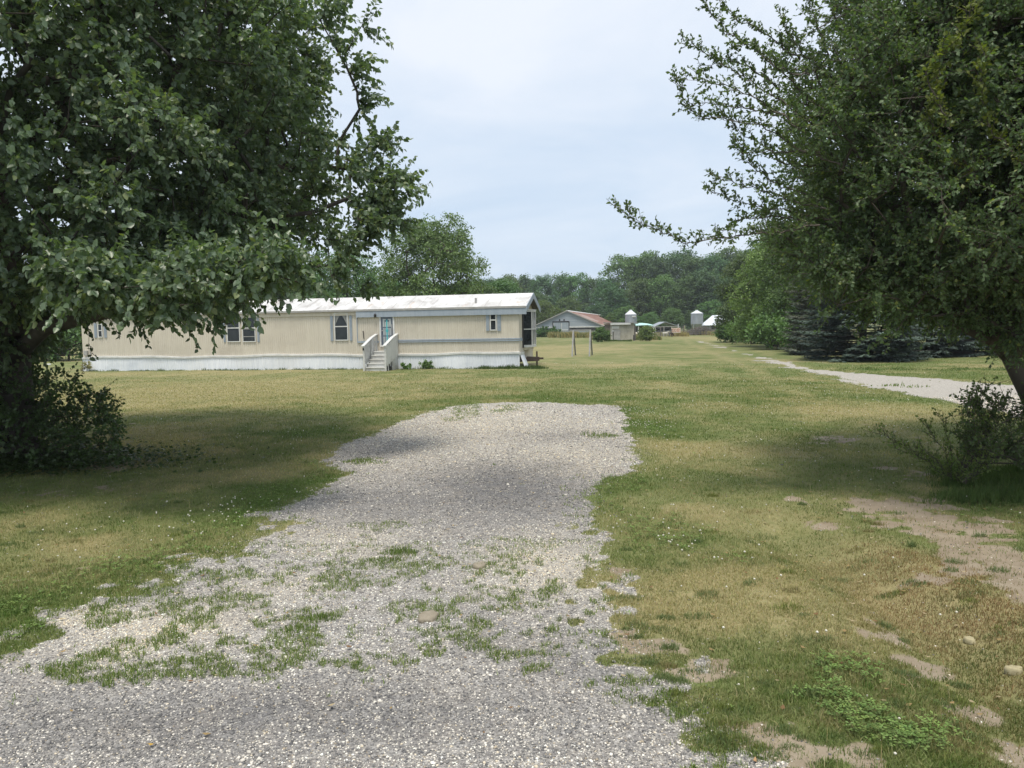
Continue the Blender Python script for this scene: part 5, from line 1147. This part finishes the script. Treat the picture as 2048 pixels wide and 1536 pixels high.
# pole shed, gable end open
Yp = 150; q0, q1 = pt(1311, 653, Yp), pt(1357, 653, Yp); ps = empty('pole_shed', (q0.x, Yp, 0)); wp = q1.x - q0.x; zp = pt(1330, 653.5, Yp).z; zk = pt(1330, 644.3, Yp).z; xk = pt(1330, 645, Yp).x - q0.x
tag(ps, 'open gabled pole shed of grey metal right of the turquoise roof', 'shed')
mb = MB()
for (x0, z0), (x1, z1) in (((-.3, zp - .05), (xk, zk)), ((wp + .3, zp - .05), (xk, zk))):
    mb.add([(x0, 0, z0), (x1, 0, z1), (x1, 6, z1), (x0, 6, z0), (x0, 0, z0 + .1), (x1, 0, z1 + .1), (x1, 6, z1 + .1), (x0, 6, z0 + .1)], [(3,2,1,0), (4,5,6,7), (0,1,5,4), (2,3,7,6), (0,4,7,3)])
mb.build('roof', M['galvanised'], ps)
for x in (0, 1.7, wp - 1.4, wp): MB().bar((x, .1, -.05), (x, .1, zp + .1), .12, .12).build('post', M['grey_trim'], ps)
MB().bar((0, .1, zp), (wp, .1, zp), .1, .12).build('beam', M['grey_trim'], ps); MB().box(.1, wp - .1, 5.8, 5.9, 0, zp - .1).build('wall', M['soffit'], ps)
MB().bar((0, 0, 0), (0, 0, 2.05), .16, .16).build('post', M['white_trim'], None, tuple(Vector((pt(1356.5, 650, 140).x, 140, 0)))); bpy.data.objects['post'] if 'post' in bpy.data.objects else None
tag([o for o in COL.objects if o.name.startswith('post') and o.parent is None][0], 'single white post standing behind the painted sign', 'pole'); [o for o in COL.objects if o.name.startswith('post') and o.parent is None][0].name = 'white_pole'

# ------------------------------------------------------------------ painted board on the fence
Ysg = 124; q0, q1 = pt(1343, 660, Ysg), pt(1361.3, 660, Ysg); z1 = pt(1352, 655.6, Ysg).z; z0 = pt(1352, 665.7, Ysg).z; wsg = q1.x - q0.x
sg = empty('sign', (q0.x, Ysg, 0)); tag(sg, 'white board with faded orange lettering on the farm fence', 'sign')
M['sign_white'] = pmat('sign_white', (.72, .64, .56), (.60, .44, .34), 2.2, .7); M['orange'] = pmat('orange', (.55, .16, .08), (.60, .28, .16), 4, .7)
MB().box(0, wsg, 0, .03, z0, z1).build('board', M['sign_white'], sg)
mb = MB(); hh2 = z1 - z0
def arc(cx, cz, rx_, rz_, a0_, a1_, n_=12):
    pts = [Vector((cx + rx_ * math.cos(R(a0_ + (a1_ - a0_) * i / n_)), -.012, cz + rz_ * math.sin(R(a0_ + (a1_ - a0_) * i / n_)))) for i in range(n_ + 1)]
    for a, b__ in zip(pts[:-1], pts[1:]): mb.bar(a, b__, .02, .085)
arc(wsg * .17, z0 + hh2 * .5, wsg * .11, hh2 * .28, 50, 320); arc(wsg * .42, z0 + hh2 * .5, wsg * .10, hh2 * .26, 60, 330); arc(wsg * .74, z0 + hh2 * .5, wsg * .15, hh2 * .28, 20, 300); mb.bar((wsg * .70, -.012, z0 + hh2 * .48), (wsg * .86, -.012, z0 + hh2 * .48), .02, .07)
mb.build('lettering', M['orange'], sg)
for x in (.1, wsg - .1): MB().bar((x, .08, -.05), (x, .08, z1 - .05), .08, .08).build('post', M['boards'], sg)
# wire fence with uneven posts
fn = empty('wire_fence', tuple(pt(1300, 660, 118).xy) + (0,)); tag(fn, 'wire stock fence on thin uneven posts before the goat pen', 'fence'); fo = Vector(fn.location)
fp = []
for px_, Y_, h_ in ((1305, 108, 1.2), (1320.5, 112, 1.65), (1343, 122, 1.3), (1367, 128, 1.7), (1391, 132, 1.4), (1412, 134, 1.5), (1430, 130, 1.3), (1443, 122, 1.2), (1458, 116, 1.3)):
    p = pt(px_, 660, Y_); p.z = 0; p -= Vector((fo.x, fo.y, 0)); fp.append((p, h_)); MB().bar(p + Vector((0, 0, -.1)), p + Vector((.03, 0, h_)), .11, .11).build('post', M['boards'], fn)
mb = MB()
for (a, ha), (b__, hb) in zip(fp[:-1], fp[1:]):
    for zf in (.25, .5, .75, .95): mb.bar(a + Vector((0, -.05, ha * zf)), b__ + Vector((0, -.05, hb * zf)), .012, .012)
    n_ = int((b__ - a).length / .3)
    for k in range(1, n_): q = a + (b__ - a) * (k / n_); mb.bar(q + Vector((0, -.05, .2)), q + Vector((0, -.05, 1.1)), .01, .01)
mb.build('wire', M['galvanised'], fn)

# ------------------------------------------------------------------ goats
M['goat_white'] = pmat('goat_white', (.66, .62, .54), (.5, .45, .37), 4, .9); M['goat_dark'] = pmat('goat_dark', (.05, .035, .03), (.10, .07, .05), 4, .9)
def goat(loc, rz, mat, label, graze):
    vs = [(0, 0, .62), (.30, 0, .64), (.58, 0, .66), (.72, 0, .74 if not graze else .56), (.86, 0, .92 if not graze else .30), (1.02, 0, .86 if not graze else .12), (-.14, 0, .66), (-.22, 0, .78)]; ed = [(0, 1), (1, 2), (2, 3), (3, 4), (4, 5), (0, 6), (6, 7)]; rd = [.17, .19, .17, .10, .085, .045, .09, .025]
    for j, x in ((0, -.02), (2, .52)):
        for s_ in (-1, 1):
            b0 = len(vs); vs += [(x, s_ * .11, .50), (x + (.05 if j == 0 else -.01), s_ * .12, .30), (x, s_ * .12, .02)]; rd += [.085, .042, .028]; ed += [(j, b0), (b0, b0 + 1), (b0 + 1, b0 + 2)]
    hx = vs[4]; 
    for s_ in (-1, 1):
        b0 = len(vs); vs += [(hx[0] - .02, s_ * .15, hx[2] + .02)]; rd += [.02]; ed += [(4, b0)]
    me = bpy.data.meshes.new('goat'); me.from_pydata(vs, ed, []); o = bpy.data.objects.new('goat', me); COL.objects.link(o)
    md = o.modifiers.new('skin', 'SKIN'); 
    if not me.skin_vertices: me.update()
    bm = bmesh.new(); bm.from_mesh(me); ly = bm.verts.layers.skin.verify()
    for v_, r_ in zip(bm.verts, rd): v_[ly].radius = (r_, r_)
    bm.verts.ensure_lookup_table(); bm.verts[0][ly].use_root = True; bm.to_mesh(me); bm.free()
    sb_ = o.modifiers.new('sub', 'SUBSURF'); sb_.levels = sb_.render_levels = 1
    dg = bpy.context.evaluated_depsgraph_get(); nm = bpy.data.meshes.new_from_object(o.evaluated_get(dg)); o.modifiers.clear(); o.data = nm; nm.materials.clear(); nm.materials.append(mat)
    for p_ in nm.polygons: p_.use_smooth = True
    o.location = loc; o.rotation_euler = (0, 0, rz); tag(o, label, 'goat', 'goats in the pen'); return o
def gpos(px, Y): p = pt(px, 660, Y); return (p.x, Y, 0)
goat(gpos(1269, 126), R(5), M['goat_white'], 'white goat standing under the turquoise roof', False); goat(gpos(1277, 125), R(160), M['goat_white'], 'pale goat with lowered head under the turquoise roof', True)
goat(gpos(1306, 127), R(170), M['goat_white'], 'white goat behind the bush beside the shelter', True); goat(gpos(1327, 122), R(8), M['goat_white'], 'white goat in tall grass left of the sign', False); goat(gpos(1339, 121), R(30), M['goat_dark'], 'small dark goat grazing just left of the sign', True)

# ------------------------------------------------------------------ brush pile
rb = np.random.RandomState(301); bc = gpos(1402, 136); mb = MB()
for i in range(420):
    q = rb.randn(2) * np.array([1.5, .8]); hz_ = max(0, 1.35 * (1 - abs(q[0]) / 4)) * rb.rand(); a = rb.rand() * 6.283; l_ = .5 + rb.rand() * 1.4; d_ = Vector((math.cos(a), math.sin(a) * .6, (rb.rand() - .35) * .8)).normalized() * l_ * .5; c_ = Vector((q[0], q[1], .12 + hz_))
    p_, q_ = c_ - d_, c_ + d_; p_.z = max(p_.z, .02); q_.z = max(q_.z, .02); mb.tube([p_, (p_ + q_) / 2 + Vector((0, 0, .06)), q_], [.035, .03, .012], 4)
tag(mb.build('brush_pile', M['boards'], None, bc), 'grey tangled pile of cut branches right of the sign', 'brush pile')

# ------------------------------------------------------------------ tall dry grass round the farm buildings
Vs, Fs, Cs, off = [], [], [], 0
def tall(px0, px1, py, dY, n, hgt, dryf_, seed):
    r0_ = np.random.RandomState(seed); px = r0_.uniform(px0, px1, n); g_ = [gp(a, py) for a in (px0, px1)]; f = (px - px0) / (px1 - px0); X = g_[0].x + (g_[1].x - g_[0].x) * f; Y = g_[0].y + (g_[1].y - g_[0].y) * f + r0_.rand(n) * dY
    tc_ = fbm(X, Y, .5, 3, seed); h_ = hgt * (.35 + .5 * r0_.rand(n) + .9 * (tc_ - .3)); w1 = r0_.rand(n, 1); dr_ = (r0_.rand(n, 1) < dryf_ + (tc_[:, None] - .5))
    C = np.where(dr_, np.array((.42, .34, .18)) * (.7 + .6 * w1), np.array((.10, .15, .05)) * (.7 + .6 * w1)); V, Fc, C_ = blades(X, Y, np.maximum(h_, .1), np.full(n, .05), C, .45); acc(V, Fc, C_)
tall(1098, 1200, 676.5, 5, 4200, 1.15, .55, 1); tall(1185, 1215, 680, 4, 1500, .9, .4, 2); tall(1264, 1325, 680, 5, 2600, .75, .4, 3); tall(1310, 1380, 673, 9, 4200, .85, .75, 4); tall(1370, 1450, 670, 7, 3600, 1.0, .8, 5); tall(1060, 1110, 675.5, 3, 900, .7, .3, 6); tall(1215, 1266, 683, 1.5, 700, .35, .1, 7); tall(1440, 1475, 672, 6, 900, .5, .5, 8)
tag(link('tall_grass', np_mesh('tall_grass', np.concatenate(Vs), Fs, M['grass'], np.concatenate(Cs))), 'uncut dry and green grass round the farm buildings', 'tall grass', kind='stuff')
# weeds at the foot of the right-hand trees
Vs, Fs, Cs, off = [], [], [], 0
r0_ = np.random.RandomState(9)
for i in range(150):
    p = gp(r0_.uniform(1880, 2200), r0_.uniform(935, 1010)); acc(*weed_clump('w', p.x, p.y, 60, .22, .22, ((.11, .16, .05), (.07, .11, .04)), 400 + i, .008))
for i in range(40):
    p = gp(r0_.uniform(1660, 2300), r0_.uniform(736, 742)); acc(*weed_clump('w', p.x, p.y, 30, .12, .4, g_l, 600 + i, .02))
for px_, py_, n_, h_ in ((800, 1105, 500, .075), (770, 1120, 300, .06), (1205, 873, 160, .10), (1185, 870, 60, .16), (1800, 772, 60, .18), (1830, 775, 60, .14), (1770, 773, 40, .12), (715, 922, 200, .08), (745, 926, 120, .08), (640, 1235, 500, .07), (600, 1255, 400, .06), (1450, 1480, 500, .06), (1425, 1505, 260, .06), (1460, 1445, 200, .06)):
    p = gp(px_, py_); acc(*weed_clump('w', p.x, p.y, int(n_ * .5), h_, .018 * p.y + .06, ((.19, .25, .085), (.12, .17, .055)), px_, .0011 * max(p.y, 3)))
tag(link('weeds', np_mesh('weeds', np.concatenate(Vs), Fs, M['grass'], np.concatenate(Cs))), 'weeds springing up through the gravel and under the right tree', 'weeds', kind='stuff')

Vs, Fs, Cs, off = [], [], [], 0
r0_ = np.random.RandomState(19)
for i in range(230):
    px_, py_ = (r0_.uniform(1270, 1960), r0_.uniform(1310, 1536)) if i < 110 else ((r0_.uniform(1180, 2048), r0_.uniform(990, 1320)) if i < 190 else (r0_.uniform(0, 620), r0_.uniform(1000, 1230)))
    p = gp(px_, py_); zq = zones(np.array([p.x]), np.array([p.y]))
    if zq['grav'][0] > .8: continue
    k_ = r0_.rand(); c_ = ((.19, .24, .11), (.12, .165, .07)) if k_ < .55 else (((.34, .30, .16), (.22, .19, .09)) if k_ < .8 else ((.26, .28, .09), (.15, .19, .06)))
    acc(*weed_clump('w', p.x, p.y, int(r0_.uniform(60, 170)), r0_.uniform(.035, .085), r0_.uniform(.05, .16), c_, 900 + i, .0038))
n = 5200; X, Y = scatter(n, 3.2, 22, 1.6); Zq = zones(X, Y); ok = (Zq['grav'] < .5) & (fbm(X, Y, 1.4, 3, 161) > .47); X, Y = X[ok], Y[ok]; n = len(X)
acc(*blades(X, Y, .07 + .09 * rs.rand(n) ** 2, .003 * np.maximum(1, Y / 7) ** .7, jitc((.42, .36, .20), n, .3), .8))
tag(link('weed_mounds', np_mesh('weed_mounds', np.concatenate(Vs), Fs, M['grass'], np.concatenate(Cs))), 'low weed mounds and straw coloured stems in the lawn', 'weeds', kind='stuff')
# ------------------------------------------------------------------ stones and litter that can be picked out
def stone(name, px, py, rx_, ry_, h_, mat, label, cat, seed):
    rb = np.random.RandomState(seed); p = gp(px, py); mb = MB(); bm = bmesh.new(); bmesh.ops.create_icosphere(bm, subdivisions=3, radius=1)
    for v_ in bm.verts:
        d = v_.co.normalized(); k = 1 + .12 * math.sin(3 * d.x + seed) * math.cos(4 * d.y + seed * 2) + .05 * math.sin(9 * d.x + 7 * d.z + seed); v_.co = Vector((d.x * rx_ * k, d.y * ry_ * k, max(-.3, min(d.z, .55)) * h_ * k))
    me = bpy.data.meshes.new(name); bm.to_mesh(me); bm.free(); me.materials.append(mat); o = link(name, me, None, (p.x, p.y, float(gz(p.x, p.y)) + .1 * h_), (0, 0, rb.rand() * 3)); [setattr(f, 'use_smooth', True) for f in me.polygons]; tag(o, label, cat); return o
M['sandstone'] = pmat('sandstone', (.30, .26, .20), (.24, .205, .15), 14, .9, bmp=.4, fine=.3); M['pale_stone'] = pmat('pale_stone', (.42, .37, .22), (.30, .26, .16), 12, .9, bmp=.4)
stone('flat_stone', 857, 1238, .10, .075, .05, M['sandstone'], 'flat tan stone slab among weeds in the gravel', 'stone', 1)
stone('flat_stone', 959, 1136, .075, .06, .045, M['sandstone'], 'smaller tan stone in pale gravel farther up the pad', 'stone', 2)
stone('rock', 1941, 1258, .045, .035, .05, M['pale_stone'], 'pale yellow stone in the ditch at right', 'stone', 3)
stone('rock', 2029, 1322, .055, .04, .06, M['pale_stone'], 'larger pale stone at the right frame edge', 'stone', 4)
stone('rock', 98, 730.5, .14, .1, .16, M['white_trim'], 'white stone on the lawn left of the mobile home', 'stone', 5)
stone('clod', 265, 848.5, .10, .04, .05, M['pale_stone'], 'small tan clod on the lawn by the left shrub', 'clod', 6)
def fallen(px, py, s_, colr, label, rz):
    p = gp(px, py); z_ = float(gz(p.x, p.y)) + .012; mt = pmat('dead_leaf', colr, tuple(c * .6 for c in colr), 40, .8)
    o = MB().add([(-1*s_, 0, .01), (-.4*s_, -.4*s_, 0), (.4*s_, -.35*s_, .004), (s_, 0, .012), (.4*s_, .35*s_, 0), (-.4*s_, .4*s_, .006), (0, 0, -.003)], [(0,1,6), (1,2,6), (2,3,6), (3,4,6), (4,5,6), (5,0,6)]).build('fallen_leaf', mt, None, (p.x, p.y, z_), (0, 0, rz)); tag(o, label, 'leaf')
fallen(304, 1493, .018, (.55, .36, .08), 'yellow leaf on the gravel near the bottom left', .4)
fallen(1510, 1522, .022, (.45, .28, .14), 'tan leaf on bare earth at the bottom edge', 1.2)
fallen(1373, 1447, .024, (.62, .58, .45), 'cream coloured leaf beside the yellowish weed tuft', 2.0)

# ------------------------------------------------------------------ summer haze
mh_ = bpy.data.materials.new('haze'); mh_.use_nodes = True; t = mh_.node_tree; t.nodes.clear()
o_ = N(t, 'ShaderNodeOutputMaterial'); pv = N(t, 'ShaderNodeVolumePrincipled'); pv.inputs['Color'].default_value = (.86, .92, 1, 1); pv.inputs['Density'].default_value = .00035; L(t, pv.outputs[0], o_.inputs['Volume'])
hb = MB().box(-705, 705, -15, 705, -1.6, 27).build('haze', mh_); tag(hb, 'thin pale summer haze over the fields', 'haze', kind='stuff')
